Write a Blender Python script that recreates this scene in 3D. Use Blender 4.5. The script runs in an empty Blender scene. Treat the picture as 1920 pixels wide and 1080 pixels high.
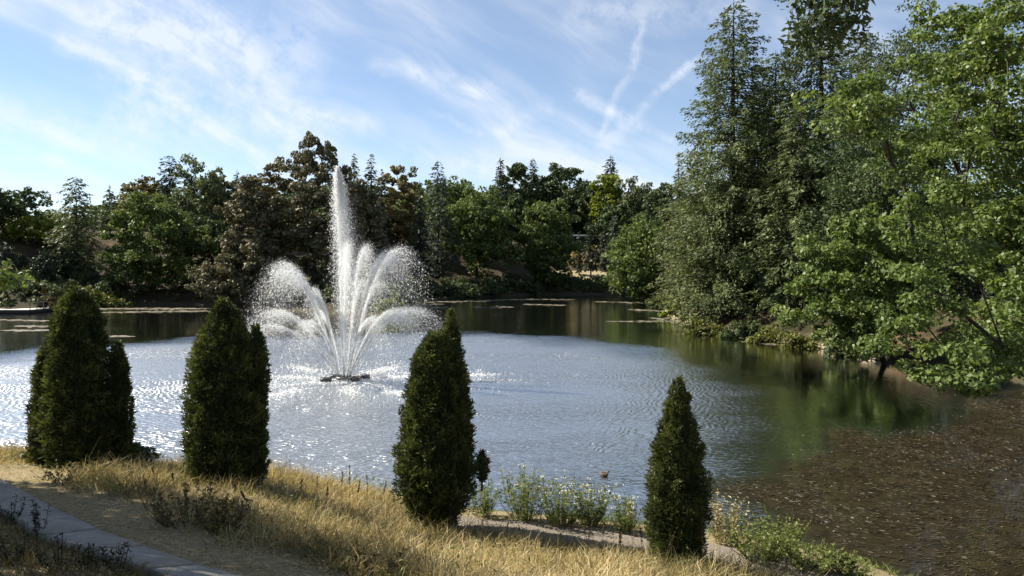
import bpy, math, random
import numpy as np
from mathutils import Vector, Matrix
rng = np.random.default_rng(7)
random.seed(7)
S = bpy.context.scene
COL = S.collection

# ---------------------------------------------------------------- camera
CAM = np.array([0.0, 0.0, 7.0]); FPX = 1387.0; PITCH = math.atan(40.0/FPX)
cam_d = bpy.data.cameras.new('camera'); cam = bpy.data.objects.new('camera', cam_d); COL.objects.link(cam)
cam.location = CAM.tolist(); cam.rotation_euler = (math.pi/2-PITCH, 0, 0)
cam_d.sensor_width = 36.0; cam_d.lens = 36.0*FPX/1920.0; cam_d.clip_end = 5000; cam_d.clip_start = 0.05
S.camera = cam
# ---------------------------------------------------------------- world, sun, exposure
SUN_AZ = math.radians(-70); SUN_EL = math.radians(40)      # azimuth from +Y, negative = left
SUN = Vector((math.sin(SUN_AZ)*math.cos(SUN_EL), math.cos(SUN_AZ)*math.cos(SUN_EL), math.sin(SUN_EL)))
sl = bpy.data.lights.new('sun', 'SUN'); sl.energy = 4.9; sl.angle = math.radians(0.53); sl.color = (1.0, 0.93, 0.80)
so = bpy.data.objects.new('sun', sl); COL.objects.link(so); so.rotation_euler = SUN.to_track_quat('Z', 'Y').to_euler()
so.location = (-60, 40, 60)
S.view_settings.view_transform = 'Standard'; S.view_settings.look = 'None'; S.view_settings.gamma = 1
S.view_settings.exposure = 1.5; S.view_settings.use_curve_mapping = False
S.cycles.max_bounces = 6; S.cycles.diffuse_bounces = 3; S.cycles.glossy_bounces = 3; S.cycles.transmission_bounces = 4
S.cycles.transparent_max_bounces = 4; S.cycles.caustics_reflective = False; S.cycles.caustics_refractive = False
S.cycles.sample_clamp_indirect = 4.0; S.cycles.sample_clamp_direct = 3.0; S.cycles.use_denoising = True

def pix_dir(px, py):
    """world direction through a pixel of the 1920 x 1080 photograph"""
    u, v = (px-960.0)/FPX, (540.0-py)/FPX
    c, s = math.cos(PITCH), math.sin(PITCH)
    return np.array([u, c+v*s, v*c-s])

class NT:
    def __init__(s, tree): s.t = tree; tree.nodes.clear()
    def n(s, kind, **kw):
        nd = s.t.nodes.new(kind); ins = kw.pop('i', {})
        for k, v in kw.items(): setattr(nd, k, v)
        for k, v in ins.items():
            if isinstance(v, bpy.types.NodeSocket): s.t.links.new(v, nd.inputs[k])
            else: nd.inputs[k].default_value = v
        return nd
    def m(s, op, a, b=0.0, clamp=False):
        return s.n('ShaderNodeMath', operation=op, use_clamp=clamp, i={0: a, 1: b}).outputs[0]
    def vm(s, op, a, b):
        nd = s.n('ShaderNodeVectorMath', operation=op, i={0: a, 1: b})
        return nd.outputs['Value'] if op in ('DOT_PRODUCT', 'LENGTH', 'DISTANCE') else nd.outputs['Vector']
    def ramp(s, f, stops, interp='LINEAR'):
        r = s.n('ShaderNodeValToRGB', i={0: f}); cr = r.color_ramp; cr.interpolation = interp
        while len(cr.elements) < len(stops): cr.elements.new(0.5)
        for e, (p, c) in zip(cr.elements, stops):
            e.position = p; e.color = (*c, 1) if len(c) == 3 else c
        return r.outputs[0]
    def mix(s, f, a, b, blend='MIX'):
        return s.n('ShaderNodeMix', data_type='RGBA', blend_type=blend, i={0: f, 6: a, 7: b}).outputs[2]
    def smooth(s, v, a, b):
        return s.n('ShaderNodeMapRange', interpolation_type='SMOOTHSTEP', i={0: v, 1: a, 2: b, 3: 0.0, 4: 1.0}).outputs[0]
    def noise(s, vec, scale, detail=4.0, rough=0.55, dist=0.0, out=0):
        return s.n('ShaderNodeTexNoise', i={'Vector': vec, 'Scale': scale, 'Detail': detail, 'Roughness': rough, 'Distortion': dist}).outputs[out]

W = bpy.data.worlds.new('World'); S.world = W; W.use_nodes = True
w = NT(W.node_tree)
sky = w.n('ShaderNodeTexSky', sky_type='NISHITA', sun_disc=False, sun_elevation=SUN_EL, sun_rotation=SUN_AZ,
          altitude=1500, air_density=1.0, dust_density=0.0, ozone_density=1.6)
gen = w.n('ShaderNodeTexCoord').outputs['Generated']
dirv = w.vm('NORMALIZE', gen, (0, 0, 0))
# cirrus: noise stretched along one wind direction of the sky, warped by a broader noise
warp = w.vm('MULTIPLY', w.vm('SUBTRACT', w.noise(dirv, 3.2, 3, out=1), (0.5, 0.5, 0.5)), (0.10, 0.10, 0.10))
dw = w.vm('ADD', dirv, warp)
ax = Vector((0.88, 0.0, -0.47)).normalized(); up2 = Vector((0.47, 0.0, 0.88)).normalized()
comb = w.n('ShaderNodeCombineXYZ', i={0: w.m('MULTIPLY', w.vm('DOT_PRODUCT', dw, tuple(ax)), 1.7),
                                      1: w.m('MULTIPLY', w.vm('DOT_PRODUCT', dw, (0, 1, 0)), 1.7),
                                      2: w.m('MULTIPLY', w.vm('DOT_PRODUCT', dw, tuple(up2)), 8.5)}).outputs[0]
big = w.noise(w.vm('ADD', comb, (3.1, 0.4, 5.7)), 1.05, 3, 0.5)
fine = w.noise(w.vm('ADD', comb, (1.7, 2.2, 0.3)), 2.3, 8, 0.60, 0.12)
wisp = w.noise(dirv, 34.0, 6, 0.65)
c1 = w.m('MULTIPLY', w.smooth(big, 0.40, 0.70), w.smooth(fine, 0.22, 0.80))
c2 = w.m('MULTIPLY', w.smooth(fine, 0.42, 0.90), 0.40)
cl = w.m('ADD', w.m('ADD', c1, c2), w.m('ADD', .05, w.m('MULTIPLY', w.smooth(w.noise(dirv, 1.6, 3), .35, .7), .14)))
def band(p0, p1, wd, strength, soft=0.034):
    """a broken cloud streak or vapour trail along a great circle between two directions of the sky"""
    a = Vector(pix_dir(*p0)).normalized(); b = Vector(pix_dir(*p1)).normalized()
    n = a.cross(b).normalized(); t = (b-a).normalized(); mid = (a+b)*0.5; hl = (b-a).length/2
    wig = w.vm('ADD', dirv, w.vm('MULTIPLY', w.vm('SUBTRACT', w.noise(dirv, 17.0, 5, out=1), (0.5, 0.5, 0.5)), (soft, soft, soft)))
    d = w.m('ABSOLUTE', w.vm('DOT_PRODUCT', wig, tuple(n)))
    al = w.m('ABSOLUTE', w.vm('DOT_PRODUCT', w.vm('SUBTRACT', wig, tuple(mid)), tuple(t)))
    fwd = w.smooth(w.vm('DOT_PRODUCT', dirv, tuple(mid)), 0.2, 0.5)
    mk = w.m('MULTIPLY', w.m('SUBTRACT', 1.0, w.smooth(d, 0.0, wd)), w.m('SUBTRACT', 1.0, w.smooth(al, hl*0.72, hl*1.1)))
    return w.m('MULTIPLY', w.m('MULTIPLY', mk, fwd), w.m('MULTIPLY', w.m('MULTIPLY', w.smooth(fine, 0.15, 0.75), w.smooth(wisp, .25, .62)), strength*1.15))
for args in [((1212, 40), (1178, 130), .008, .6), ((1180, 130), (1120, 260), .008, .6), ((1330, 100), (1180, 215), .010, .7), ((1200, 205), (1110, 300), .020, .6),
             ((1070, 170), (1180, 225), .014, .75), ((1170, 215), (1270, 268), .008, .6), ((680, 110), (950, 172), .018, .65),
             ((800, 205), (910, 250), .008, .5), ((100, 70), (270, 165), .020, .85), ((230, 140), (620, 300), .075, .75),
             ((120, 20), (620, 110), .085, .75), ((420, 180), (720, 250), .03, .55), ((-60, 205), (300, 250), .05, .5), ((0, 290), (140, 296), .012, .5),
             ((930, 250), (1030, 195), .016, .4), ((620, 330), (1330, 330), .055, .5), ((1050, 30), (1420, 10), .04, .6)]:
    cl = w.m('ADD', cl, band(*args))
z = w.n('ShaderNodeSeparateXYZ', i={0: dirv}).outputs[2]
cl = w.m('MULTIPLY', w.m('MINIMUM', cl, 1.0), w.smooth(z, -0.02, 0.05))
cloudcol = w.n('ShaderNodeRGB'); cloudcol.outputs[0].default_value = (6.2, 6.5, 7.0, 1)
skymix = w.mix(w.m('MULTIPLY', cl, 0.74), sky.outputs[0], cloudcol.outputs[0])
bg = w.n('ShaderNodeBackground', i={0: skymix, 1: 0.056})
w.n('ShaderNodeOutputWorld', i={0: bg.outputs[0]})
W.cycles.sampling_method = 'MANUAL'; W.cycles.sample_map_resolution = 512

# ---------------------------------------------------------------- helpers
def at(px, py, Y):
    d = pix_dir(px, py); return CAM + d*(Y/d[1])
def on_z(px, py, z=0.0):
    d = pix_dir(px, py); return CAM + d*((z-CAM[2])/d[2])
def spline(pts, n=6, closed=False):
    P = [np.array(p, float) for p in pts]; out = []; m = len(P)
    rngi = range(m if closed else m-1)
    for i in rngi:
        p1, p2 = P[i], P[(i+1) % m]
        p0 = P[i-1] if (closed or i > 0) else 2*p1-p2
        p3 = P[(i+2) % m] if (closed or i+2 < m) else 2*p2-p1
        for k in range(n):
            t = k/n
            out.append(0.5*((2*p1)+(-p0+p2)*t+(2*p0-5*p1+4*p2-p3)*t*t+(-p0+3*p1-3*p2+p3)*t**3))
    if not closed: out.append(P[-1])
    return np.array(out)
def mesh(name, V, F, mat=None, parent=None, attr=None, smooth=False, kind=None):
    V = np.asarray(V, np.float32).reshape(-1, 3); F = np.asarray(F, np.int32)
    me = bpy.data.meshes.new(name); nf, k = F.shape
    me.vertices.add(len(V)); me.vertices.foreach_set('co', V.ravel())
    me.loops.add(nf*k); me.loops.foreach_set('vertex_index', F.ravel())
    me.polygons.add(nf); me.polygons.foreach_set('loop_start', np.arange(0, nf*k, k, dtype=np.int32))
    if smooth: me.polygons.foreach_set('use_smooth', np.ones(nf, bool))
    if attr is not None:
        for an, av in attr.items():
            a = me.attributes.new(an, 'FLOAT', 'POINT'); a.data.foreach_set('value', np.asarray(av, np.float32))
    me.update(calc_edges=True)
    if mat: me.materials.append(mat)
    o = bpy.data.objects.new(name, me); COL.objects.link(o)
    if parent: o.parent = parent
    if kind: o['kind'] = kind
    return o
def tag(o, label, cat, group=None):
    o['label'] = label; o['category'] = cat
    if group: o['group'] = group
    return o
def empty(name, loc, label=None, cat=None, group=None):
    o = bpy.data.objects.new(name, None); COL.objects.link(o); o.location = [float(v) for v in loc]; o.empty_display_size = 0.2
    if label: tag(o, label, cat, group)
    return o
def unit(a): return a/np.maximum(np.linalg.norm(a, axis=-1, keepdims=True), 1e-9)
def rdir(n): return unit(rng.normal(size=(n, 3)))
def leaves(C, A, N, L, Wd, fold=0.0):
    """rhombic leaves: centres C, long axes A, normals N -> verts, quads"""
    A = unit(A); B = unit(np.cross(N, A)); N2 = np.cross(A, B)
    L = np.asarray(L).reshape(-1, 1)*np.ones((len(C), 1)); Wd = np.asarray(Wd).reshape(-1, 1)*np.ones((len(C), 1))
    v = np.stack([C-A*L/2, C+B*Wd/2+N2*Wd*fold+A*L*0.06, C+A*L/2, C-B*Wd/2+N2*Wd*fold+A*L*0.06], 1)
    n = len(C); return v.reshape(-1, 3), np.arange(4*n).reshape(n, 4)
def blades(P, D, L, Wd, lean):
    """grass blades: a kinked strip of a quad and a tip, given as two quads (the tip degenerate)"""
    n = len(P); S2 = unit(np.cross(D, rdir(n))); L = L.reshape(-1, 1); Wd = Wd.reshape(-1, 1)
    mid = P+D*L*0.55; tip = mid+unit(D+lean)*L*0.5
    v = np.stack([P-S2*Wd/2, P+S2*Wd/2, mid+S2*Wd*0.4, tip, mid-S2*Wd*0.4], 1).reshape(-1, 3)
    b = np.arange(n).reshape(-1, 1)*5
    f3 = np.concatenate([b+np.array([[0, 1, 2]]), b+np.array([[0, 2, 4]]), b+np.array([[4, 2, 3]])])
    return v, f3
def tubes(segs, sides=5):
    """segs: list of (points k x 3, radii k) -> joined tapering tubes"""
    V = []; F = []; o = 0
    ang = np.arange(sides)*2*math.pi/sides
    for P, R in segs:
        P = np.asarray(P, float); R = np.asarray(R, float)
        T = unit(np.gradient(P, axis=0)); ref = np.array([0.31, 0.95, 0.1]) if abs(T[0][2]) > .8 else np.array([0.05, 0.1, 1.0])
        B1 = unit(np.cross(T, ref)); B2 = np.cross(T, B1)
        ring = P[:, None, :]+R[:, None, None]*(np.cos(ang)[None, :, None]*B1[:, None, :]+np.sin(ang)[None, :, None]*B2[:, None, :])
        V.append(ring.reshape(-1, 3)); k = len(P)
        for i in range(k-1):
            for j in range(sides):
                j2 = (j+1) % sides
                F.append((o+i*sides+j, o+i*sides+j2, o+(i+1)*sides+j2, o+(i+1)*sides+j))
        o += k*sides
    return np.concatenate(V), np.array(F)
def box(name, size, mat, parent=None, loc=(0, 0, 0), rot=(0, 0, 0), bevel=0.0):
    import bmesh
    bm = bmesh.new(); bmesh.ops.create_cube(bm, size=1.0)
    bmesh.ops.scale(bm, vec=size, verts=bm.verts)
    if bevel: bmesh.ops.bevel(bm, geom=bm.edges, offset=bevel, segments=2, affect='EDGES', profile=0.5)
    me = bpy.data.meshes.new(name); bm.to_mesh(me); bm.free(); me.materials.append(mat)
    o = bpy.data.objects.new(name, me); COL.objects.link(o); o.location = loc; o.rotation_euler = rot
    if parent: o.parent = parent
    return o

# ---------------------------------------------------------------- materials
def newmat(name):
    m = bpy.data.materials.new(name); m.use_nodes = True; return m, NT(m.node_tree)
def leafmat(name, cols, trans=0.3, rough=0.6, spec=0.14, tint=(1.15, 1.2, 0.6)):
    m, t = newmat(name)
    v = t.n('ShaderNodeAttribute', attribute_name='v').outputs['Fac']
    col = t.ramp(v, [(i/(len(cols)-1), c) for i, c in enumerate(cols)])
    p = t.n('ShaderNodeBsdfPrincipled', i={'Base Color': col, 'Roughness': rough, 'Specular IOR Level': spec})
    tr = t.n('ShaderNodeBsdfTranslucent', i={0: t.mix(1.0, col, (*tint, 1), 'MULTIPLY')})
    mx = t.n('ShaderNodeMixShader', i={0: trans, 1: p.outputs[0], 2: tr.outputs[0]})
    t.n('ShaderNodeOutputMaterial', i={0: mx.outputs[0]}); return m
def plain(name, c1, c2, scale=4.0, rough=0.8, bump=0.3, spec=0.3, stretch=(1, 1, 1), metal=0.0, bscale=None):
    m, t = newmat(name)
    co = t.vm('MULTIPLY', t.n('ShaderNodeTexCoord').outputs['Object'], stretch)
    nz = t.noise(co, scale, 7, 0.62)
    col = t.ramp(nz, [(0.28, c1), (0.72, c2)])
    bp = t.n('ShaderNodeBump', i={'Strength': bump, 'Distance': 0.05, 'Height': t.noise(co, bscale or scale*3, 5)})
    p = t.n('ShaderNodeBsdfPrincipled', i={'Base Color': col, 'Roughness': rough, 'Specular IOR Level': spec, 'Metallic': metal, 'Normal': bp.outputs[0]})
    t.n('ShaderNodeOutputMaterial', i={0: p.outputs[0]}); return m

M = {}
M['oak'] = leafmat('oak_leaf', [(.055, .078, .028), (.088, .120, .038), (.150, .180, .060)])
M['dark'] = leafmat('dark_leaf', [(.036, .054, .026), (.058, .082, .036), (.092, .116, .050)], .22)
M['grey'] = leafmat('greygreen_leaf', [(.070, .085, .045), (.100, .118, .060), (.145, .160, .085)])
M['lime'] = leafmat('yellowgreen_leaf', [(.085, .115, .018), (.130, .160, .025), (.200, .210, .040)], .35)
M['rust'] = leafmat('rust_leaf', [(.100, .080, .042), (.150, .118, .055), (.190, .160, .070)])
M['copper'] = leafmat('copper_leaf', [(.074, .072, .040), (.118, .113, .064), (.182, .172, .102)], .15, tint=(1.1, .9, .6))
M['fir'] = leafmat('fir_needle', [(.052, .072, .034), (.086, .110, .048), (.140, .162, .070)], .20, .55)
M['hemlock'] = leafmat('hemlock_needle', [(.070, .086, .038), (.110, .126, .052), (.165, .172, .076)], .25, .55)
M['spruce'] = leafmat('spruce_needle', [(.022, .032, .022), (.036, .048, .032), (.056, .070, .046)], .10, .6)
M['bluefir'] = leafmat('bluefir_needle', [(.048, .064, .048), (.072, .090, .066), (.105, .122, .088)], .12, .6)
M['near'] = leafmat('near_leaf', [(.058, .088, .024), (.098, .138, .038), (.158, .194, .058)], .34, .5, .22)
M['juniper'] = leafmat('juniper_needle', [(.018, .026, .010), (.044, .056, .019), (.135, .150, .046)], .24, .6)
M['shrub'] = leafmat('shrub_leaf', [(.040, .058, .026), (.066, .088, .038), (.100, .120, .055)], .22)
M['olive'] = leafmat('olive_leaf', [(.075, .090, .022), (.110, .120, .032), (.165, .160, .055)], .25)
M['weedleaf'] = leafmat('weed_leaf', [(.078, .102, .026), (.130, .156, .044), (.225, .230, .092)], .35)
M['straw'] = leafmat('straw', [(.075, .085, .032), (.200, .172, .080), (.400, .325, .165), (.540, .455, .270)], .30, .6, tint=(1, .9, .6))
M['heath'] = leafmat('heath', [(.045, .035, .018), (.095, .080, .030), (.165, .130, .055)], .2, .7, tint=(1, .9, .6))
M['darkweed'] = leafmat('dark_weed_leaf', [(.016, .018, .008), (.034, .036, .016)], .1, .8)
M['bark'] = plain('bark', (.022, .018, .014), (.060, .050, .038), 3.0, .9, .8, .1, (3, 3, .6))
M['bark_grey'] = plain('bark_grey', (.055, .050, .042), (.130, .118, .098), 3.0, .9, .8, .1, (3, 3, .6))
M['stone'] = plain('concrete_slab', (.15, .140, .122), (.27, .254, .225), 5.0, .85, .35, .25, bscale=60)
M['gravel'] = plain('gravel', (.15, .125, .098), (.33, .285, .235), 30.0, .95, 1.0, .2)
M['sand'] = plain('sandy_ground', (.20, .165, .095), (.34, .29, .175), 2.5, .95, .4, .1)
M['timber'] = plain('timber', (.16, .125, .085), (.34, .285, .21), 3.0, .85, .5, .2, (1, 8, 8))
M['deck'] = plain('deck_board', (.42, .40, .36), (.62, .60, .56), 2.0, .7, .2, .3, (1, 6, 6))
M['darkwood'] = plain('dark_wood', (.02, .018, .015), (.05, .045, .04), 3.0, .8, .3, .2)
M['white'] = plain('white_paint', (.66, .66, .63), (.80, .80, .78), 2.0, .5, .05, .4)
M['glass'] = plain('dark_glass', (.012, .014, .016), (.02, .022, .025), 1.0, .08, .0, .6)
M['float'] = plain('black_plastic', (.012, .012, .013), (.035, .034, .033), 6.0, .45, .2, .4)
M['steel'] = plain('wet_steel', (.09, .085, .08), (.22, .21, .20), 8.0, .4, .2, .5, metal=.6)
M['pale'] = leafmat('petals', [(.62, .60, .52), (.78, .76, .70)], .3, .6, tint=(1, 1, .95))
M['seed'] = leafmat('seed_head', [(.045, .032, .020), (.11, .078, .050)], .1, .8)
m, t = newmat('spray')
d1 = t.n('ShaderNodeBsdfPrincipled', i={'Base Color': (.93, .94, .95, 1), 'Roughness': .25, 'Specular IOR Level': .6})
d2 = t.n('ShaderNodeBsdfTranslucent', i={0: (.96, .97, .98, 1)})
t.n('ShaderNodeOutputMaterial', i={0: t.n('ShaderNodeMixShader', i={0: .5, 1: d1.outputs[0], 2: d2.outputs[0]}).outputs[0]}); M['spray'] = m
M['foam'] = leafmat('foam', [(.75, .77, .78), (.92, .93, .94)], .2, .5, tint=(1, 1, 1))
M['weed'] = leafmat('pond_weed', [(.016, .013, .006), (.035, .028, .014), (.058, .048, .027), (.095, .078, .050)], .1, .55, .5, tint=(1, .9, .6))
M['mat'] = leafmat('floating_mat', [(.07, .062, .038), (.14, .12, .08), (.24, .215, .15)], .1, .6, .4, tint=(1, 1, .8))

# ---------------------------------------------------------------- terrain
shore_px = [(95, 585), (180, 574), (300, 571), (420, 573), (520, 581), (640, 588), (705, 590), (765, 588), (787, 576), (800, 563), (900, 557),
            (1000, 553), (1140, 552), (1205, 556), (1240, 566), (1249, 586), (1287, 609), (1400, 632), (1550, 655), (1700, 686), (1915, 713)]
pond = [(-20, 26.6), (-30, 30), (-48, 40), (-74, 62), (-92, 90), (-86, 110)] + [tuple(on_z(*p)[:2]) for p in shore_px] + \
       [(28.5, 37), (25.2, 28), (23.5, 20), (20, 11), (15.5, 8.5), (12.2, 10.5), (9.9, 14.4), (8.3, 16.9), (6, 18.6), (2.5, 19.9), (-0.5, 20.7), (-6, 22.1), (-12, 23.8)]
POND = spline(pond, 5, True)
def sdist(x, y, poly=POND):
    """signed distance to the pond edge, positive on land"""
    x = np.asarray(x, float).ravel(); y = np.asarray(y, float).ravel()
    A = poly; B = np.roll(poly, -1, 0); out = np.empty(len(x))
    for i0 in range(0, len(x), 20000):
        P = np.stack([x[i0:i0+20000], y[i0:i0+20000]], 1)[:, None, :]
        AB = (B-A)[None]; AP = P-A[None]
        tt = np.clip((AP*AB).sum(2)/np.maximum((AB*AB).sum(2), 1e-9), 0, 1)
        dd = np.sqrt((((AP-AB*tt[..., None])**2).sum(2)).min(1))
        yy = P[..., 1]; c = ((A[None, :, 1] > yy) != (B[None, :, 1] > yy)) & (P[..., 0] < (B[None, :, 0]-A[None, :, 0])*(yy-A[None, :, 1])/(B[None, :, 1]-A[None, :, 1]+1e-12)+A[None, :, 0])
        ins = c.sum(1) % 2 == 1
        out[i0:i0+20000] = np.where(ins, -dd, dd)
    return out
def bumps(x, y, sc, amp, seed):
    r = np.random.default_rng(seed); o = 0
    for k in range(6):
        a = r.uniform(0, 6.28); f = sc*r.uniform(.6, 1.8); o = o+np.sin((x*math.cos(a)+y*math.sin(a))*f+r.uniform(0, 6.28))
    return o*amp/3
def ground(x, y):
    x = np.asarray(x, float).ravel(); y = np.asarray(y, float).ravel(); s = sdist(x, y)
    near = np.interp(s, [-8, -2, 0, .4, 1.5, 2.4, 4.3, 8, 9.5, 20, 26, 60, 400], [-1.6, -.5, -.02, .25, .62, .80, .86, 1.95, 2.32, 5.3, 5.6, 6.2, 10])
    left = np.interp(s, [-8, -2, 0, .5, 2, 4, 6.5, 9, 12, 20, 26, 60, 400], [-1.6, -.5, -.02, .5, 1.2, 1.75, 2.35, 2.78, 3.35, 5.4, 5.7, 6.3, 10])
    kl = np.clip((-1.5-x)/4.5, 0, 1); kl = kl*kl*(3-2*kl); near = near*(1-kl)+left*kl
    far = np.interp(s, [-8, -2, 0, .6, 8, 12, 17, 32, 50, 100, 200, 600], [-1.6, -.5, -.02, .30, 3.2, 4.9, 5.4, 12.5, 15.5, 21, 26, 34])
    k = np.clip((y-28)/14, 0, 1); k = k*k*(3-2*k)
    h = near*(1-k)+far*k
    return h + np.clip(s/6, 0, 1)*(bumps(x, y, .9, .05, 3)*(1-k)+bumps(x, y, .13, .7, 5)*k)
def gz(x, y): return float(ground([x], [y])[0])
def hit(px, py):
    """where the line of sight through a photo pixel meets the ground"""
    d = pix_dir(px, py); ts = np.linspace(5, 60, 1400)
    P = CAM[None]+d[None]*ts[:, None]; g = ground(P[:, 0], P[:, 1]); i = int(np.argmax(P[:, 2] < g)); return P[i]

def axis(lo, a, b, hi, st, grow):
    v = list(np.arange(a, b, st)); s_ = st; x = b
    while x < hi: v.append(x); s_ *= grow; x += s_
    v.append(hi); s_ = st; x = a
    while x > lo: s_ *= grow; x -= s_; v.insert(0, x)
    return np.array(v)
gx = axis(-900, -22, 14, 900, .33, 1.1); gy = axis(-200, 7, 27, 1500, .33, 1.06)
GX, GY = np.meshgrid(gx, gy); gzv = ground(GX, GY)
nx, ny = len(gx), len(gy)
ii = (np.arange(ny-1)[:, None]*nx+np.arange(nx-1)[None]).ravel()
GF = np.stack([ii, ii+1, ii+nx+1, ii+nx], 1)
sd = sdist(GX, GY)
m, t = newmat('bank_soil')
pos = t.n('ShaderNodeNewGeometry').outputs['Position']
sA = t.n('ShaderNodeAttribute', attribute_name='shore').outputs['Fac']; nA = t.n('ShaderNodeAttribute', attribute_name='nearness').outputs['Fac']
n1 = t.noise(pos, 1.1, 8, .65); n2 = t.noise(pos, 9.0, 6, .7); n3 = t.noise(t.vm('MULTIPLY', pos, (2.2, 1, 1)), 22.0, 4, .6)
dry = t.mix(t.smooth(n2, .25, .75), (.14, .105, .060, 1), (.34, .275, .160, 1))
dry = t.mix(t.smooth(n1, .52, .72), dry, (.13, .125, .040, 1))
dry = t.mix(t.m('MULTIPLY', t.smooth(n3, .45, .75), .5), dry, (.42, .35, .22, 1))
leaf_litter = t.mix(t.smooth(t.noise(pos, .35, 7, .65), .35, .68), (.030, .028, .014, 1), (.060, .048, .028, 1))  # dark litter colour of the far banks
leaf_litter = t.mix(t.smooth(t.noise(pos, .22, 5, .6), .56, .70), leaf_litter, (.13, .078, .048, 1))
col = t.mix(nA, leaf_litter, dry)
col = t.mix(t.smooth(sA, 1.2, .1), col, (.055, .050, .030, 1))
bp = t.n('ShaderNodeBump', i={'Strength': .8, 'Distance': .06, 'Height': t.m('ADD', n2, n3)})
p = t.n('ShaderNodeBsdfPrincipled', i={'Base Color': col, 'Roughness': .95, 'Specular IOR Level': .1, 'Normal': bp.outputs[0]})
t.n('ShaderNodeOutputMaterial', i={0: p.outputs[0]}); M['soil'] = m
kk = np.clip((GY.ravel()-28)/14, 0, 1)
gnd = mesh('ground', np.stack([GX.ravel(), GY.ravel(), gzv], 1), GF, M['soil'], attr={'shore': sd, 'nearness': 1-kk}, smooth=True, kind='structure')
gnd['label'] = 'dry grassy banks and wooded slopes round the pond'; 

# ---------------------------------------------------------------- water
FO = on_z(645, 712); FX, FY = float(FO[0]), float(FO[1])
weed_px = [(1325, 912), (1420, 884), (1525, 842), (1540, 806), (1590, 798), (1660, 812), (1740, 806), (1795, 775), (1830, 752), (1920, 722)]
weedpoly = np.array([tuple(on_z(*p)[:2]) for p in weed_px]+[(40, 46), (40, 5), (14, 6), (9, 14), (7.4, 17)])
wx = np.concatenate([np.linspace(-110, 4, 40), np.linspace(5, 34, 70), np.linspace(36, 60, 12)]); wy = np.concatenate([np.arange(6, 48, .4), np.linspace(49, 215, 60)])
WX, WY = np.meshgrid(wx, wy); nx, ny = len(wx), len(wy)
ii = (np.arange(ny-1)[:, None]*nx+np.arange(nx-1)[None]).ravel(); WF = np.stack([ii, ii+1, ii+nx+1, ii+nx], 1)
wd = -sdist(WX, WY, weedpoly)
m, t = newmat('pond_water')
pos = t.n('ShaderNodeNewGeometry').outputs['Position']
wA = t.n('ShaderNodeAttribute', attribute_name='weed').outputs['Fac']
edge = t.m('ADD', wA, t.m('MULTIPLY', t.m('SUBTRACT', t.noise(pos, .55, 5, .6), .5), 3.5))
wf = t.smooth(edge, -1.1, 1.3)
rel = t.vm('SUBTRACT', pos, (FX, FY, 0.0))
sx = t.n('ShaderNodeSeparateXYZ', i={0: rel}).outputs[0]
rad = t.vm('LENGTH', t.vm('ADD', rel, t.n('ShaderNodeCombineXYZ', i={0: t.m('MULTIPLY', t.m('MAXIMUM', sx, 0.0), .35)}).outputs[0]), (0, 0, 0))
# wind and splash ripples: strong round the fountain and near bank, dying towards the far and the right shore
calm = t.m('MULTIPLY', t.m('SUBTRACT', 1.0, t.m('MULTIPLY', t.smooth(t.m('ADD', rad, t.m('MULTIPLY', t.noise(pos, .12, 3), 10.0)), 30, 42), .93)), t.m('SUBTRACT', 1.0, t.m('MULTIPLY', wf, .93)))
patch = t.m('ADD', .55, t.m('MULTIPLY', t.smooth(t.noise(t.vm('MULTIPLY', pos, (.6, 1.5, 1)), .09, 3), .35, .65), .75))
wob = t.vm('ADD', rel, t.vm('MULTIPLY', t.vm('SUBTRACT', t.noise(pos, .45, 3, .5, out=1), (.5, .5, .5)), (2.4, 2.4, 0)))
rings = t.n('ShaderNodeTexWave', wave_type='RINGS', rings_direction='SPHERICAL', i={'Vector': wob, 'Scale': .95, 'Distortion': 2.2, 'Detail': 2.0, 'Detail Scale': 1.4}).outputs['Fac']
rp1 = t.noise(t.vm('MULTIPLY', pos, (.7, 1.3, 1)), 2.7, 3, .5, .4); rp2 = t.noise(t.vm('MULTIPLY', pos, (.7, 1.3, 1)), 7.5, 2, .5, .3)
hgt = t.m('ADD', t.m('ADD', t.m('MULTIPLY', rings, .22), t.m('MULTIPLY', rp1, 1.0)), t.m('MULTIPLY', rp2, .40))
bp = t.n('ShaderNodeBump', i={'Strength': 1.0, 'Distance': t.m('MULTIPLY', t.m('MULTIPLY', calm, patch), .125), 'Height': hgt})
deep = t.mix(t.smooth(t.noise(pos, .05, 3), .3, .7), (.016, .024, .018, 1), (.026, .034, .022, 1))
bed = t.mix(t.smooth(t.noise(pos, 1.6, 7, .7), .3, .7), (.010, .008, .005, 1), (.027, .021, .012, 1))
p = t.n('ShaderNodeBsdfPrincipled', i={'Base Color': t.mix(wf, deep, bed), 'Roughness': .045, 'IOR': 1.36, 'Specular IOR Level': 0.0, 'Normal': bp.outputs[0]})
gl = t.n('ShaderNodeBsdfGlossy', i={0: (.96, .97, .98, 1), 'Roughness': t.m('ADD', .05, t.m('MULTIPLY', calm, .21)), 'Normal': bp.outputs[0]})
fr = t.n('ShaderNodeFresnel', i={'IOR': 1.36, 'Normal': bp.outputs[0]}).outputs[0]
gf = t.m('MULTIPLY', t.m('ADD', .48, t.m('MULTIPLY', fr, 1.5)), t.m('SUBTRACT', 1.0, t.m('MULTIPLY', wf, .80)), True)
t.n('ShaderNodeOutputMaterial', i={0: t.n('ShaderNodeMixShader', i={0: gf, 1: p.outputs[0], 2: gl.outputs[0]}).outputs[0]})
water = mesh('water', np.stack([WX.ravel(), WY.ravel(), np.zeros(WX.size)], 1), WF, m, attr={'weed': wd}, smooth=True, kind='structure')
water['label'] = 'rippled pond water mirroring sky and trees'

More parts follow.
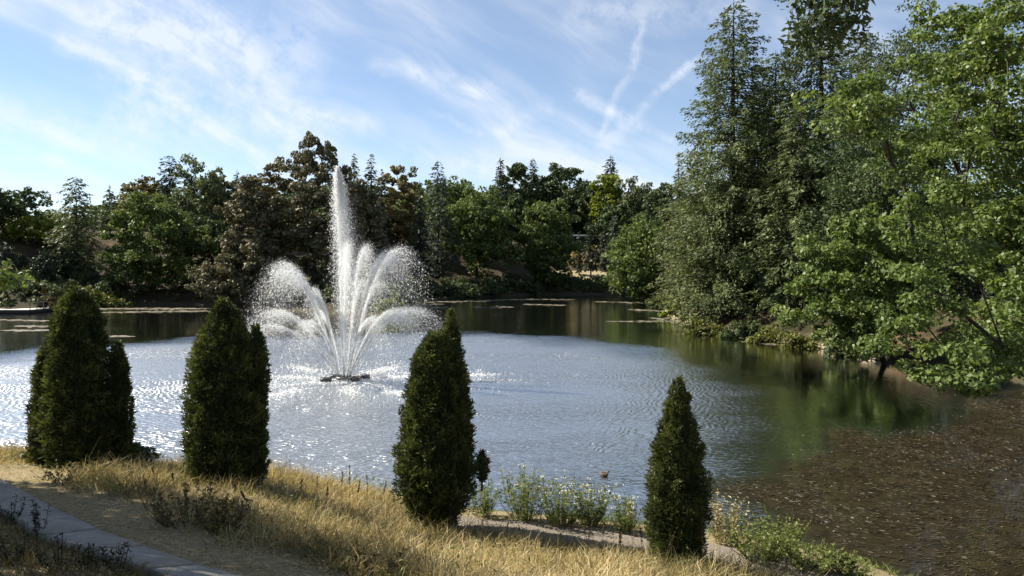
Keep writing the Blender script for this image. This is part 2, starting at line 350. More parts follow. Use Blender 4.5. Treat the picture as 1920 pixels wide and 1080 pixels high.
# ---------------------------------------------------------------- trees
def skeleton(base, tips, trunk_top, r0, sides=5, up=1.2):
    """grow limbs: each tip joins the nearest older node nearer to the trunk; radii follow the pipe model"""
    base = np.asarray(base, float); tt = np.asarray(trunk_top, float)
    nt = 9; nodes = [base+(tt-base)*k/(nt-1)+np.array([math.sin(k*1.3)*.02, math.cos(k*1.7)*.02, 0])*np.linalg.norm(tt-base)*(0 < k) for k in range(nt)]
    par = [-1]+list(range(nt-1)); order = np.argsort(np.linalg.norm(tips-(base+tt)/2, axis=1))
    ends = []
    for i in order:
        tp = tips[i]; N = np.array(nodes); lo = 3
        d = np.linalg.norm(N[lo:]-tp, axis=1)+np.maximum(0, N[lo:, 2]-tp[2]+.1)*up
        j = int(np.argmin(d))+lo; a = N[j]; L = np.linalg.norm(tp-a); prev = j
        for f in (.5, 1.0):
            q = a+(tp-a)*f; q = q+(np.array([0, 0, .10*L]) if f == .5 else 0)+rng.normal(size=3)*L*.05*(f == .5)
            nodes.append(q); par.append(prev); prev = len(nodes)-1
        ends.append(prev)
    n = len(nodes); wgt = np.zeros(n); wgt[ends] = 1
    for k in range(n-1, 0, -1): wgt[par[k]] += wgt[k]
    wgt = np.maximum(wgt, wgt[0]*.002); R = np.minimum(r0*(wgt/wgt[0])**.46, r0*.5)
    for k in range(nt): R[k] = max(R[k], r0*(1-.75*k/(nt-1)))
    R[0] *= 1.5; R[1] *= 1.05
    segs = [(nodes[:nt], R[:nt])]
    ch = {}
    for k in range(nt, n, 2): segs.append(([nodes[par[k]], nodes[k], nodes[k+1]], [min(R[par[k]]*.8, R[k]*1.15), R[k], R[k+1]*.7]))
    return tubes(segs, sides)
def leafcloud(C, cr, n, L, flat=.65, updroop=.35, sub=6, wr=(.5, .75)):
    """n leaves spread over clumps with centres C and radii cr"""
    if sub > 1:
        d0 = rdir(len(C)*sub); o0 = d0*(np.repeat(cr, sub)*rng.uniform(.35, 1.15, len(d0)))[:, None]; o0[:, 2] *= flat
        C = np.repeat(C, sub, 0)+o0; cr = np.repeat(cr, sub)*rng.uniform(.30, .62, len(d0))
    w_ = cr**1.7; idx = rng.choice(len(C), n, p=w_/w_.sum())
    d = rdir(n); r = rng.uniform(.25, 1, n)**.45
    off = d*r[:, None]*cr[idx][:, None]; off[:, 2] *= flat
    P = C[idx]+off
    N = unit(d*.55+np.array([0, 0, updroop])+rng.normal(size=(n, 3))*.55)
    A = rng.normal(size=(n, 3))+d*.8+np.array([0, 0, -.25]); A = A-(A*N).sum(1, keepdims=True)*N
    l = L*rng.uniform(.7, 1.35, n)
    V, F = leaves(P, A, N, l, l*rng.uniform(wr[0], wr[1], n), .12)
    cv = rng.uniform(0, 1, len(C))
    v = np.clip(cv[idx]*.5+rng.uniform(0, .5, n)+rng.normal(0, .05, n), 0, 1)
    return V, F, np.repeat(v, 4)
def pxsize(d): return d/FPX
def deciduous(name, label, px, top, Y, wpx, mat='oak', base_t=.12, cat='tree', lumps=42, clump=.21, cover=4.2, ry=None, bark='bark', leafk=.0038,
              X=None, shape=1.0, taper=.14, trunk_lean=(0, 0), droop=0, group=None, sink=0.0, gap=.0, topclear=None):
    tp = at(px, top, Y); X0 = tp[0] if X is None else X
    z0 = gz(X0, Y); H = tp[2]-z0; rx = wpx*pxsize(Y)/2; ry_ = rx if ry is None else ry
    zc0 = H*base_t*.4-.02*H; rz = (H-zc0)/2; cz = zc0+rz
    dirs = rdir(lumps*4); rr = rng.uniform(.30, 1, lumps*4)**.5*.86
    C = dirs*rr[:, None]
    # keep spread-out clumps
    keep = []
    for i in range(len(C)):
        if all(np.linalg.norm(C[i]-C[j]) > .24 for j in keep): keep.append(i)
        if len(keep) >= lumps: break
    C = C[keep]; lobes = 1+.16*np.sin(3*np.arctan2(C[:, 1], C[:, 0])+rng.uniform(0, 6))+rng.normal(0, .07, len(C))
    wz = 1-(np.abs(C[:, 2])**2)*.15*shape
    C = np.stack([C[:, 0]*rx*lobes*wz, C[:, 1]*ry_*lobes*wz, C[:, 2]*rz], 1)+np.array([tp[0]-X0, 0, cz])
    C[:, 2] = np.minimum(C[:, 2], H*.965)
    cr = clump*math.sqrt(rx*min(rz, rx*1.4))*rng.uniform(.75, 1.35, len(C))*1.25
    C[:, 2] = np.minimum(C[:, 2], H-cr*.55)
    r = empty(name, (X0, Y, z0-sink), label, cat, group)
    L = leafk*Y; n = int(1.4*cover*math.pi*rx*rz/(L*L*.31))
    V, F, v = leafcloud(C, cr, n, L)
    zt = np.percentile(V[:, 2], 99.7); V[:, 2] = zc0+(V[:, 2]-zc0)*(H-zc0)/(zt-zc0); hx = np.percentile(np.abs(V[:, 0]-(tp[0]-X0)), 97.5); V[:, 0] = (tp[0]-X0)+(V[:, 0]-(tp[0]-X0))*rx/hx; V[:, 1] *= rx/hx
    C = np.stack([(tp[0]-X0)+(C[:, 0]-(tp[0]-X0))*rx/hx, C[:, 1]*rx/hx, zc0+(C[:, 2]-zc0)*(H-zc0)/(zt-zc0)], 1)
    tf_ = 1-taper*np.clip((V[:, 2:3]/H-.42)/.58, 0, 1)**1.3; V[:, :2] = (V[:, :2]-np.array([tp[0]-X0, 0]))*tf_+np.array([tp[0]-X0, 0])
    tc_ = 1-taper*np.clip((C[:, 2:3]/H-.42)/.58, 0, 1)**1.3; C[:, :2] = (C[:, :2]-np.array([tp[0]-X0, 0]))*tc_*.92+np.array([tp[0]-X0, 0]); C[:, 2] *= .95
    if droop:
        low = np.clip((cz-V[:, 2])/rz, 0, 1); V[:, 2] -= low*droop
    mesh('crown', V, F, M[mat], r, {'v': v})
    tv, tf = skeleton((0, 0, -.4), C, (rng.normal()*.3+trunk_lean[0], trunk_lean[1], H*.5), max(.16, H*.020), 5)
    mesh('trunk', tv, tf, M[bark], r, smooth=True)
    return r
def conifer(name, label, px, top, Y, wpx, mat='spruce', base_t=.04, cat='conifer', step=.055, droop=.25, shape=.75, cover=4.6, X=None, gap=.12,
            leafk=.0042, upturn=0.0, ragged=.25, bark='bark', group=None, nbr=7, sprayw=.34):
    tp = at(px, top, Y); X0 = tp[0] if X is None else X
    z0 = gz(X0, Y); H = tp[2]-z0; R = wpx*pxsize(Y)/2
    r = empty(name, (X0, Y, z0), label, cat, group)
    tips = []; zs = []
    nwh = int(max(14, min(76, H/.45)))
    for k in range(nwh):
        tt_ = base_t+(1-base_t)*(k+rng.uniform(-.3, .3))/nwh
        tt_ = min(max(tt_, base_t), .985)
        nb = nbr if tt_ < .85 else 5; a0 = rng.uniform(0, 6.28)
        for j in range(nb):
            if rng.uniform() < gap: continue
            rel_ = (1-tt_)/(1-base_t)
            ln = R*(rel_**shape)*(1-.35*max(0, .22-(tt_-base_t))/.22)*rng.uniform(1-ragged*1.6, 1+ragged*.6)+H*.008
            a = a0+j*6.283/nb+rng.normal()*.2
            tips.append((a, ln)); zs.append(tt_*H)
    tips = np.array(tips); zs = np.array(zs); nB = len(zs)
    L = leafk*Y; n = int(1.9*cover*R*H*.62/(L*L*.42))
    pr = tips[:, 1]**1.35; bi = rng.choice(nB, n, p=pr/pr.sum())
    u = rng.uniform(.04, 1.0, n)**.62; a = tips[bi, 0]; ln = tips[bi, 1]
    out = np.stack([np.cos(a), np.sin(a), np.zeros(n)], 1); side = np.stack([-np.sin(a), np.cos(a), np.zeros(n)], 1)
    sgn = rng.uniform(-1, 1, n); lat = sgn*ln*sprayw*(1.05-u)*np.minimum(1, u*4)
    dz = -droop*ln*u**1.4+upturn*ln*u**3+ .10*ln*u-np.abs(rng.normal(0, .085, n))*ln-np.abs(lat)*.18
    P = out*(u*ln)[:, None]+side*lat[:, None]; P[:, 2] += zs[bi]+dz
    A = out*.8+side*(sgn*.9)[:, None]+np.array([0, 0, -.35])+rng.normal(size=(n, 3))*.35
    N = unit(np.array([0, 0, 1.0])+out*.25+rng.normal(size=(n, 3))*.55)
    l = L*rng.uniform(.7, 1.4, n)
    l = l*1.3; V, F = leaves(P, A, N, l, l*rng.uniform(.22, .40, n), -.12)
    bv = rng.uniform(0, 1, nB); v = np.clip(bv[bi]*.45+rng.uniform(0, .4, n)+u*.18, 0, 1)
    # leader shoot
    mesh('crown', V, F, M[mat], r, {'v': np.repeat(v, 4)})
    r0 = max(.14, H*.0145); hs = np.linspace(-.4, H*.995, 10)
    segs = [(np.stack([np.sin(hs*.2)*.03*r0, np.cos(hs*.17)*.03*r0, hs], 1), r0*(1-np.clip(hs/H, 0, 1))**.85*np.where(hs < 0, 1.35, 1)+.02)]
    sel = rng.choice(nB, min(nB, 150), replace=False)
    for b in sel:
        o = np.array([math.cos(tips[b, 0]), math.sin(tips[b, 0]), 0]); l_ = tips[b, 1]
        pts = [np.array([0, 0, zs[b]])+o*(l_*q)+np.array([0, 0, -droop*l_*q**1.4+.1*l_*q+upturn*l_*q**3]) for q in (0, .5, .92)]
        segs.append((pts, [min(.10, .02+.010*l_), .012+.006*l_, .008]))
    tv, tf = tubes(segs, 4); mesh('trunk', tv, tf, M[bark], r, smooth=True)
    return r

# -- far shore, left to right
deciduous('dark_oak', 'dark leafy tree at the left edge behind the white landing stage', 4, 342, 150, 130, 'dark', .10, lumps=44)
deciduous('lime_tree', 'small bright yellow-green tree low among the dark trees at far left', 62, 405, 150, 95, 'lime', .10)
deciduous('broadleaf_tree', 'mid green tree filling the gap left of the tall drooping tree', 95, 395, 165, 110, 'oak', .08)
conifer('drooping_cypress', 'tall pale drooping conifer standing apart above the left slope', 142, 328, 142, 112, 'fir', .12, droop=.42, shape=.42, ragged=.4, gap=.2)
conifer('young_fir', 'small pointed fir top left of the rust-coloured crowns', 205, 345, 170, 60, 'fir', .1, shape=.8)
deciduous('broadleaf_tree', 'broad sunlit green tree on the left slope, fullest crown there', 285, 364, 140, 165, 'oak', .10, lumps=52, cover=5)
deciduous('rust_tree', 'rust-tinged crown rising behind the broad green tree at left', 258, 337, 185, 70, 'rust', .2)
deciduous('rust_tree', 'slender brownish crown just left of the dark tall pine', 283, 332, 190, 46, 'rust', .2)
conifer('dark_pine', 'tall dark narrow pine breaking the skyline at left', 318, 291, 172, 62, 'spruce', .14, droop=.12, shape=.30, ragged=.5, gap=.25)
deciduous('birch_tree', 'tall pale grey-green birch crown right beside the dark pine', 376, 296, 166, 105, 'grey', .28, bark='bark_grey', cover=3.4, lumps=46)
deciduous('broadleaf_tree', 'dusky grey-green tree between the birch and the dark spruce', 412, 325, 172, 70, 'grey', .2)
conifer('dark_spruce', 'narrow dark spruce spire left of the copper beech', 444, 317, 178, 48, 'spruce', .08, shape=.8, ragged=.12)
deciduous('broadleaf_tree', 'brownish-green tree top between dark spruce and copper beech', 486, 328, 170, 80, 'rust', .2)
deciduous('broadleaf_tree', 'dark green tree below the birch on the shaded slope', 385, 400, 150, 110, 'dark', .12)
deciduous('copper_beech', 'huge copper beech with loose feathery top behind the fountain', 585, 252, 131, 235, 'copper', .02, lumps=150, clump=.115, cover=4.4, shape=2.0, taper=.55, leafk=.0044)
deciduous('copper_beech', 'left-hand lower copper beech leaning against the huge one', 478, 338, 128, 125, 'copper', .02, lumps=55, cover=5.0, leafk=.0042)
deciduous('copper_beech', 'low sprawling copper beech boughs hanging over the water', 428, 482, 126, 118, 'copper', .02, lumps=40, cover=5.0, cat='tree', leafk=.0042)
deciduous('copper_beech', 'dusky copper crown right of the tall fountain plume', 672, 340, 136, 105, 'copper', .02, lumps=50, cover=5.0, leafk=.0042)
conifer('green_fir', 'green fir tip right behind the copper beech top', 664, 286, 172, 62, 'fir', .1, shape=.7)
conifer('dark_spruce', 'dark twin-shouldered spruce right of the fountain plume', 696, 286, 168, 70, 'spruce', .06, shape=.7)
conifer('dark_spruce', 'dark spruce half hidden by the fountain plume', 716, 315, 160, 70, 'spruce', .05, shape=.75)
deciduous('rust_tree', 'golden-brown autumnal crown above the fountain spray', 747, 312, 165, 84, 'rust', .15)
conifer('dark_spruce', 'black-green spruce right of the golden-brown crown', 787, 336, 158, 66, 'spruce', .03, shape=.75)
conifer('blue_fir', 'tall blue-grey fir with open branches near the middle of the far shore', 821, 299, 178, 96, 'bluefir', .04, shape=.62, ragged=.3, gap=.2)
deciduous('broadleaf_tree', 'green crown filling behind the blue-grey fir', 862, 335, 205, 110, 'oak', .1)
deciduous('shore_oak', 'two-tiered green oak leaning to the water left of the lone round oak', 893, 352, 186, 140, 'oak', .04, lumps=56, cover=5)
conifer('far_fir', 'left one of two pointed firs on the middle skyline', 938, 296, 238, 62, 'bluefir', .1, shape=.7)
deciduous('broadleaf_tree', 'dark round crown between the two skyline firs', 970, 309, 242, 74, 'dark', .1)
conifer('far_fir', 'right one of two pointed firs on the middle skyline', 999, 295, 246, 58, 'bluefir', .1, shape=.65)
deciduous('broadleaf_tree', 'wide dark crown on the skyline above the lone round oak', 1050, 309, 250, 115, 'dark', .05, lumps=44)
deciduous('broadleaf_tree', 'dark tree in shade right behind the lone round oak', 958, 365, 234, 90, 'dark', .05)
deciduous('broadleaf_tree', 'shaded dark tree above the flat roofed pavilion', 1092, 345, 240, 110, 'dark', .1)
conifer('broad_fir', 'broad dark fir standing highest on the right skyline', 1145, 290, 236, 80, 'spruce', .1, shape=.62)
deciduous('lime_tree', 'yellow-green crown below the broad dark skyline fir', 1138, 328, 228, 62, 'lime', .15)
deciduous('broadleaf_tree', 'grey-green round crown at the right end of the skyline', 1195, 334, 222, 100, 'grey', .05, lumps=44)
deciduous('broadleaf_tree', 'dark crown where skyline meets the tall right firs', 1245, 345, 200, 100, 'dark', .05)
deciduous('broadleaf_tree', 'dusky tree under the yellow-green skyline crown', 1160, 385, 218, 110, 'dark', .05)
deciduous('lone_oak', 'round sunlit oak standing alone on the far bank', 1020, 378, 187, 112, 'oak', .05, lumps=60, cover=5.2)
deciduous('shore_oak', 'big spreading oak overhanging the water at the right end of the far shore', 1218, 412, 148, 150, 'oak', -.01, lumps=74, cover=5.2, X=29.5)
conifer('slim_spruce', 'slim dark spruce with bare trunk on the sandy terrace', 1108, 418, 196, 44, 'spruce', .18, shape=.6, ragged=.15)
conifer('slim_spruce', 'thin young spruce left of the bare-trunk one', 1086, 432, 199, 19, 'spruce', .05, shape=.7)
conifer('slim_spruce', 'narrow spruce right behind the bare-trunk one', 1133, 420, 203, 34, 'spruce', .05, shape=.6)
conifer('slim_spruce', 'greyer spruce beside the big spreading oak', 1152, 402, 206, 50, 'bluefir', .05, shape=.6)

# -- right bank
conifer('douglas_fir', 'tallest fir on the right bank, its tip at the top edge', 1376, -4, 82, 285, 'fir', .05, droop=.30, shape=.46, ragged=.34, gap=.14, cover=6.5, upturn=.10, leafk=.0041)
conifer('hemlock', 'lighter olive hemlock with branches down to the water', 1308, 262, 90, 190, 'hemlock', .01, droop=.35, shape=.45, ragged=.3, cover=5.0, leafk=.0044)
conifer('douglas_fir', 'shorter dense fir filling between the two tallest', 1415, 165, 92, 230, 'fir', .04, droop=.3, shape=.5, ragged=.3, cover=5.5, leafk=.0041)
conifer('douglas_fir', 'broad shaggy fir in front of the feathery ones', 1500, 190, 74, 250, 'fir', .06, droop=.36, shape=.5, ragged=.34, cover=5.5, leafk=.0048)
conifer('thin_fir', 'thin see-through fir tip left of the tall firs', 1273, 283, 128, 66, 'bluefir', .05, shape=.75, gap=.35, cover=2.6)
conifer('hemlock', 'pale olive hemlock low at the foot of the tallest fir', 1350, 330, 84, 190, 'hemlock', .01, droop=.38, shape=.5, ragged=.3, cover=4.5, leafk=.0044)
conifer('douglas_fir', 'second tall fir half hidden right of the tallest', 1455, 92, 86, 260, 'fir', .08, droop=.30, shape=.5, ragged=.36, gap=.15, cover=6, leafk=.0041)
conifer('douglas_fir', 'pale feathery fir under the hanging leaves', 1542, -25, 78, 300, 'fir', .08, droop=.34, shape=.48, ragged=.36, gap=.14, cover=6, leafk=.0041)
conifer('douglas_fir', 'rightmost feathery fir beside the near tree', 1625, 55, 84, 230, 'bluefir', .1, droop=.34, shape=.5, ragged=.36, gap=.2, cover=5.5, leafk=.0041)
deciduous('broadleaf_tree', 'dark leafy tree in shade behind the tall firs', 1480, 330, 100, 230, 'dark', .03, lumps=50, cover=2.2)
deciduous('broadleaf_tree', 'dark shaded tree deep behind the near right tree', 1720, 10, 62, 290, 'dark', .05, lumps=80, X=40, cover=1.7)
deciduous('broadleaf_tree', 'dark tree between the firs and the near right tree', 1655, 250, 66, 230, 'dark', .03, lumps=60, cover=2.2)
deciduous('broadleaf_tree', 'dark mass of leaves at the far right edge under the near tree', 1880, 300, 58, 330, 'dark', .02, lumps=70, cover=1.7)
deciduous('waterside_alder', 'bushy sunlit tree drooping into the water on the right bank', 1615, 398, 53, 235, 'near', -.02, lumps=90, clump=.16, cover=5.2, leafk=.0050, X=27.0, trunk_lean=(-3.0, 0))
def bigtree(name, label, base, trunk_top, ells, ncl, crr, L, nleaf, mat, r0, extra=None, cat='tree', wfac=.62):
    z0 = gz(base[0], base[1]); b = np.array([base[0], base[1], z0]); C = []
    tot = sum(e[2] for e in ells)
    for c, rad_, wt in ells:
        k = 0; lim = int(ncl*wt/tot); loc = []
        mind = .52*(4.19*rad_[0]*rad_[1]*rad_[2]/lim)**(1/3); tries = 0
        while k < lim and tries < lim*40:
            tries += 1
            d = rdir(1)[0]; q = np.array(c)+d*np.array(rad_)*rng.uniform(.2, 1)**.42
            if all(np.linalg.norm(q-o) > mind for o in loc): loc.append(q); k += 1
        C += loc
    if extra is not None: C += [np.array(e, float) for e in extra]
    C = np.array(C)-b; cr = crr*rng.uniform(.7, 1.35, len(C))
    r = empty(name, b, label, cat)
    V, F, v = leafcloud(C, cr, nleaf, L, .55, .5)
    if name == 'near_lime_tree':       # thin out the side of the crown turned away from the pond
        cc = V.reshape(-1, 4, 3).mean(1)+b; kp = (cc[:, 0]/cc[:, 1] < .80) | (rng.uniform(size=len(cc)) < .25); V = V.reshape(-1, 4, 3)[kp].reshape(-1, 3); F = np.arange(len(V)).reshape(-1, 4); v = v.reshape(-1, 4)[kp].ravel()
    mesh('crown', V, F, M[mat], r, {'v': v})
    tv, tf = skeleton((0, 0, -.4), C, np.array(trunk_top)-b, r0, 6, 3.5); mesh('trunk', tv, tf, M['bark'], r, smooth=True)
    return r
ex = [at(px, py, Y) for px, py, Y in [(1712, 600, 24), (1700, 655, 23.5), (1742, 690, 23), (1790, 715, 23), (1818, 728, 23), (1760, 640, 24), (1850, 690, 24), (1880, 650, 24),
      (1900, 690, 25), (1735, 560, 25), (1800, 590, 23.5), (1585, 200, 25.5), (1612, 170, 26), (1600, 235, 26), (1650, 205, 25), (1660, 260, 25), (1690, 330, 25), (1655, 290, 26), (1700, 372, 24.6), (1708, 415, 24.4), (1716, 460, 24.5), (1726, 505, 24.6), (1760, 400, 24.5), (1780, 480, 24.5)]]
bigtree('near_lime_tree', 'large near tree with big sunlit leaves filling the right edge', (27.5, 30.5), (24, 29, 14), [((24.0, 28.5, 13.2), (8.6, 6.5, 8.2), 3), ((21.3, 26.5, 6.2), (5.0, 4.2, 4.0), 1)],
        430, .95, .17, 200000, 'near', .36, ex)
hang = [at(px, py, Y) for px, py, Y in [(1505, 20, 9.2), (1530, 45, 9), (1560, 30, 8.8), (1590, 25, 9.1), (1545, 5, 9), (1575, 60, 9.2), (1500, 60, 9), (1600, -10, 9), (1520, -20, 9.2), (1480, -15, 9.1), (1560, -30, 8.9), (1625, -25, 9.1), (1492, 82, 9), (1550, 72, 9.1), (1598, 55, 8.9), (1612, 18, 9), (1515, 78, 9.1)]]
shade_clumps = [(3.2, 8.5, 12.6), (4.5, 9.5, 13.0), (2.4, 10.5, 13.4), (5.5, 8, 13.2), (6.5, 6, 12.8), (3.6, 7.4, 13.5), (7.5, 5, 13.5), (1.6, 9, 13.6), (4.6, 7, 12.9), (8.5, 3.5, 14)]  # out-of-view crown clumps added on the sun side to shade the hanging bunch
def overhang():
    NH = len(hang)
    b = np.array([9.5, 1.5, gz(9.5, 1.5)]); r = empty('overhanging_oak', b, 'dark backlit leaf bunch hanging from the top edge above the firs', 'tree')
    C = np.array(hang+[np.array(u_) for u_ in shade_clumps])-b; cr = np.array([.21]*len(hang)+[1.0]*len(shade_clumps))
    V1, F1, v1 = leafcloud(C[:NH], cr[:NH], 1000, .115, 1.0, -.1, 1, (.3, .48)); V2, F2, v2 = leafcloud(C[NH:], cr[NH:], 6000, .13)
    mesh('crown', np.concatenate([V1, V2]), np.concatenate([F1, F2+len(V1)]), M['dark'], r, {'v': np.concatenate([v1, v2])})
    segs = [([(0, 0, -.4), (0, .1, 3), (-.3, .4, 6.5), (-1.2, 1.6, 8.6), (-3.0, 4.2, 9.4), (-5.0, 7.0, 9.3)], [.32, .26, .2, .13, .07, .025])]
    for c in C[NH:]: segs.append(([(-3.0, 4.2, 9.4), (np.array([-3.0, 4.2, 9.4])+c)/2+np.array([0, 0, .25]), c], [.05, .03, .01]))
    for c in C[:NH]: segs.append(([(-5.0, 7.0, 9.3), (np.array([-5.0, 7.0, 9.3])+c)/2, c], [.016, .010, .004]))
    tv, tf = tubes(segs, 6); mesh('trunk', tv, tf, M['bark'], r, smooth=True)
overhang()
bigtree('shade_tree', 'near tree at the left edge with a few bright leaves showing, shading the bank', (-21.5, 16.5), (-20.4, 16.0, 12), [((-20.0, 15.3, 12.2), (4.2, 3.4, 4.0), 3)],
        95, .95, .22, 27000, 'near', .32, [at(-42, 500, 21), at(-34, 535, 21)])
bigtree('shade_tree', 'tree outside the left edge dappling the paved path with shade', (-16.5, 12.0), (-16.0, 12.5, 12), [((-14.9, 13.2, 12.2), (3.6, 3.0, 2.4), 1)], 52, .9, .22, 7500, 'near', .28)

# ---------------------------------------------------------------- shrubs
def shrub(name, label, x, y, h, rx, ry, mat, cover=4.0, lumps=16, cat='shrub', leafk=.0042, group=None, Lmin=.05):
    z0 = gz(x, y); d = math.hypot(x, y); r = empty(name, (x, y, max(z0, -.1)), label, cat, group)
    dd = rdir(lumps); dd[:, 2] = np.abs(dd[:, 2]); rr = rng.uniform(.3, .9, lumps)
    C = dd*rr[:, None]*np.array([rx, ry, h*.85]); cr = np.full(lumps, .42)*np.sqrt(rx*h)*.8*rng.uniform(.7, 1.3, lumps)
    L = max(Lmin, leafk*d); n = int(cover*2*rx*h/(L*L*.31)); V, F, v = leafcloud(C, cr, n, L, .7)
    V[:, 2] = np.maximum(V[:, 2], -.05)
    mesh('foliage', V, F, M[mat], r, {'v': v})
    segs = [([np.zeros(3)-np.array([0, 0, .15]), c*.5+np.array([0, 0, .1*h]), c*.95], [.03*h, .02*h, .006*h]) for c in C[:9]]
    tv, tf = tubes(segs, 4); mesh('stems', tv, tf, M['bark'], r, smooth=True); return r
def shrub_px(name, label, px, base, top, wpx, mat, Y=None, **k):
    p = on_z(px, base, .3) if Y is None else at(px, base, Y)
    d = p[1]; return shrub(name, label, p[0], p[1], (base-top)*pxsize(d), wpx*pxsize(d)/2, wpx*pxsize(d)/2*.8, mat, **k)
shrub_px('island_bush', 'bright bush on the small point behind the right-hand spray', 733, 588, 530, 60, 'weedleaf', lumps=26)
shrub_px('island_bush', 'low bright ground plants right beside the bush on the point', 762, 588, 568, 50, 'weedleaf')
shrub_px('dusky_bush', 'dark rounded bush behind the bright bush on the point', 748, 582, 515, 90, 'shrub', lumps=26)
shrub_px('waterside_shrub', 'yellow-green shrub at the waterline left of the olive hemlock', 1266, 592, 543, 54, 'lime', lumps=24)
shrub_px('waterside_shrub', 'small dull shrub left of the yellow-green shrub', 1236, 572, 535, 40, 'shrub', lumps=20)
for i, (px, base, top, wp, mt, lb) in enumerate([
        (1325, 618, 572, 95, 'olive', 'feathery olive shrub over the start of the timber edging'),
        (1385, 624, 580, 70, 'shrub', 'dark low shrub by the timber edging under the tall fir'),
        (1455, 632, 590, 90, 'olive', 'spreading olive juniper on the red-brown bank'),
        (1500, 640, 604, 100, 'olive', 'low flat olive juniper just above the timber edging'),
        (1545, 618, 585, 90, 'olive', 'olive juniper higher on the bank beside the drooping tree'),
        (1420, 596, 562, 80, 'shrub', 'dusky shrub between the two dark trunks'),
        (1590, 655, 610, 80, 'shrub', 'dark shrub under the drooping waterside tree'),
        (1470, 575, 535, 90, 'dark', 'black-green shrub deep in shade between fir trunks')]):
    p = on_z(px, base, .6 if base > 610 else 2.0)
    shrub('bank_shrub', lb, p[0], p[1]+1.0, (base-top)*pxsize(p[1]), wp*pxsize(p[1])/2, wp*pxsize(p[1])/3, mt, lumps=22)
# undergrowth and reeds that read as one mass
def mass(name, label, pts, mat, h, n_per, L, spread=1.0, cr=.9):
    C = []; R = []
    for (x, y, k) in pts:
        C.append((x+rng.normal()*spread, y+rng.normal()*spread, gz(x, y)+h*k*.45)); R.append(cr*h*k*rng.uniform(.6, 1.3))
    C = np.array(C); R = np.array(R); V, F, v = leafcloud(C, R, n_per*len(C), L, .75)
    o = mesh(name, V, F, M[mat], attr={'v': v}, kind='stuff'); tag(o, label, 'undergrowth'); return o
fs = [on_z(px, py) for px, py in shore_px]
def shore_band(i0, i1, n, smin, smax):
    L = spline([f[:2] for f in fs[i0:i1]], 8); out = []
    for k in range(n):
        j = rng.integers(0, len(L)-1); a, b = L[j], L[j+1]; tdir = (b-a)/max(np.linalg.norm(b-a), 1e-6); nrm = np.array([-tdir[1], tdir[0]])
        s_ = rng.uniform(smin, smax); q = a+(b-a)*rng.uniform()+nrm*s_; out.append((q[0], q[1], rng.uniform(.6, 1.3)))
    return out
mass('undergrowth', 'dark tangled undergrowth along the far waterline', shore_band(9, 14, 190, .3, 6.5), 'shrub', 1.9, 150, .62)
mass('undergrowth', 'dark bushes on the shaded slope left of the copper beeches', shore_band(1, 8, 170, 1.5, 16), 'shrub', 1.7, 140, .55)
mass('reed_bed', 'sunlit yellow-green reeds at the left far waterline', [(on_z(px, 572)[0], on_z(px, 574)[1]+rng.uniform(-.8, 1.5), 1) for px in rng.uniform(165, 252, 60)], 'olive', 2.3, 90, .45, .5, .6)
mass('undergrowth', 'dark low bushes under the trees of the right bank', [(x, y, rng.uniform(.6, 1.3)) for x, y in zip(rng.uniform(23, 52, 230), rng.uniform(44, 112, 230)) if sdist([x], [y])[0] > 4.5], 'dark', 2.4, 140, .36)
WOOD_LABEL = 'woodland tree merging into the dense wood behind the far shore'; WOOD_GROUP = 'woodland behind the far shore'
WHERE = ['behind the landing stage at far left', 'behind the broad green tree on the left slope', 'behind the pine and birch', 'behind the copper beeches', 'behind the blue-grey fir', 'behind the lone round oak', 'behind the pavilion and slim spruces', 'behind the big spreading shore oak']
# the wood behind: copies of a few crowns
protos = []
for k, (mt, lm) in enumerate([('dark', 46), ('grey', 50), ('dark', 60), ('oak', 46)]):
    protos.append(deciduous('woodland_tree', ['dark woodland tree just right of the dark tall pine, set back', 'grey-green woodland tree seen over the lower copper beech', 'dark woodland tree hidden behind the fountain plume', 'green woodland tree directly behind the blue-grey fir'][k], 300+170*k, 352, 205+8*k, 120, mt, .02, lumps=lm, cover=3.4, group=WOOD_GROUP, leafk=.0052))
skyline = ([-80, 0, 60, 110, 200, 300, 400, 600, 750, 900, 1050, 1250, 1400], [385, 400, 405, 400, 368, 350, 342, 340, 342, 338, 332, 352, 350])
PH = [(p_.children, at(300+170*k, 352, 205+8*k)[2]-p_.location.z) for k, p_ in enumerate(protos)]
for k in range(84):
    px = -90+1400*(k+.5)/84+rng.uniform(-10, 10); row = k % 3; Y = ((196, 218, 246) if px < 760 else (256, 266, 276))[row]+rng.uniform(-7, 7)
    if 1030 < px < 1120 and row == 0: continue
    tp = at(px, np.interp(px, *skyline)+(30, 14, 0)[row]+rng.uniform(0, 26), Y); z0 = gz(tp[0], Y); H = tp[2]-z0
    ch, ph = PH[int(rng.integers(0, 4))]; src = ch[0].parent
    c = src.copy(); COL.objects.link(c); c['label'] = ('front', 'middle', 'rearmost')[row]+'-row woodland tree '+WHERE[int(np.searchsorted([90, 280, 430, 700, 880, 1080, 1180], px))]; f_ = H/ph; fx = rng.uniform(.85, 1.25)*min(max(f_, .75), 1.2); c.location = (tp[0], Y, z0); c.scale = (fx, fx, f_); c.rotation_euler = (0, 0, rng.uniform(0, 6.28))
    for q in ch:
        d_ = q.copy(); COL.objects.link(d_); d_.parent = c
mass('undergrowth', 'low green scrub on the far left bank beside the landing stage', [(x, y, rng.uniform(.5, 1.2)) for x, y in zip(rng.uniform(-112, -56, 330), rng.uniform(108, 136, 330)) if .8 < sdist([x], [y])[0] < 16], 'shrub', 1.3, 95, .5)
mass('heather', 'brown heather and litter on the left slope', [(x, y, rng.uniform(.5, 1.2)) for x, y in zip(rng.uniform(-110, -45, 480), rng.uniform(108, 160, 480)) if sdist([x], [y])[0] > 1.5], 'heath', 1.0, 62, .42)
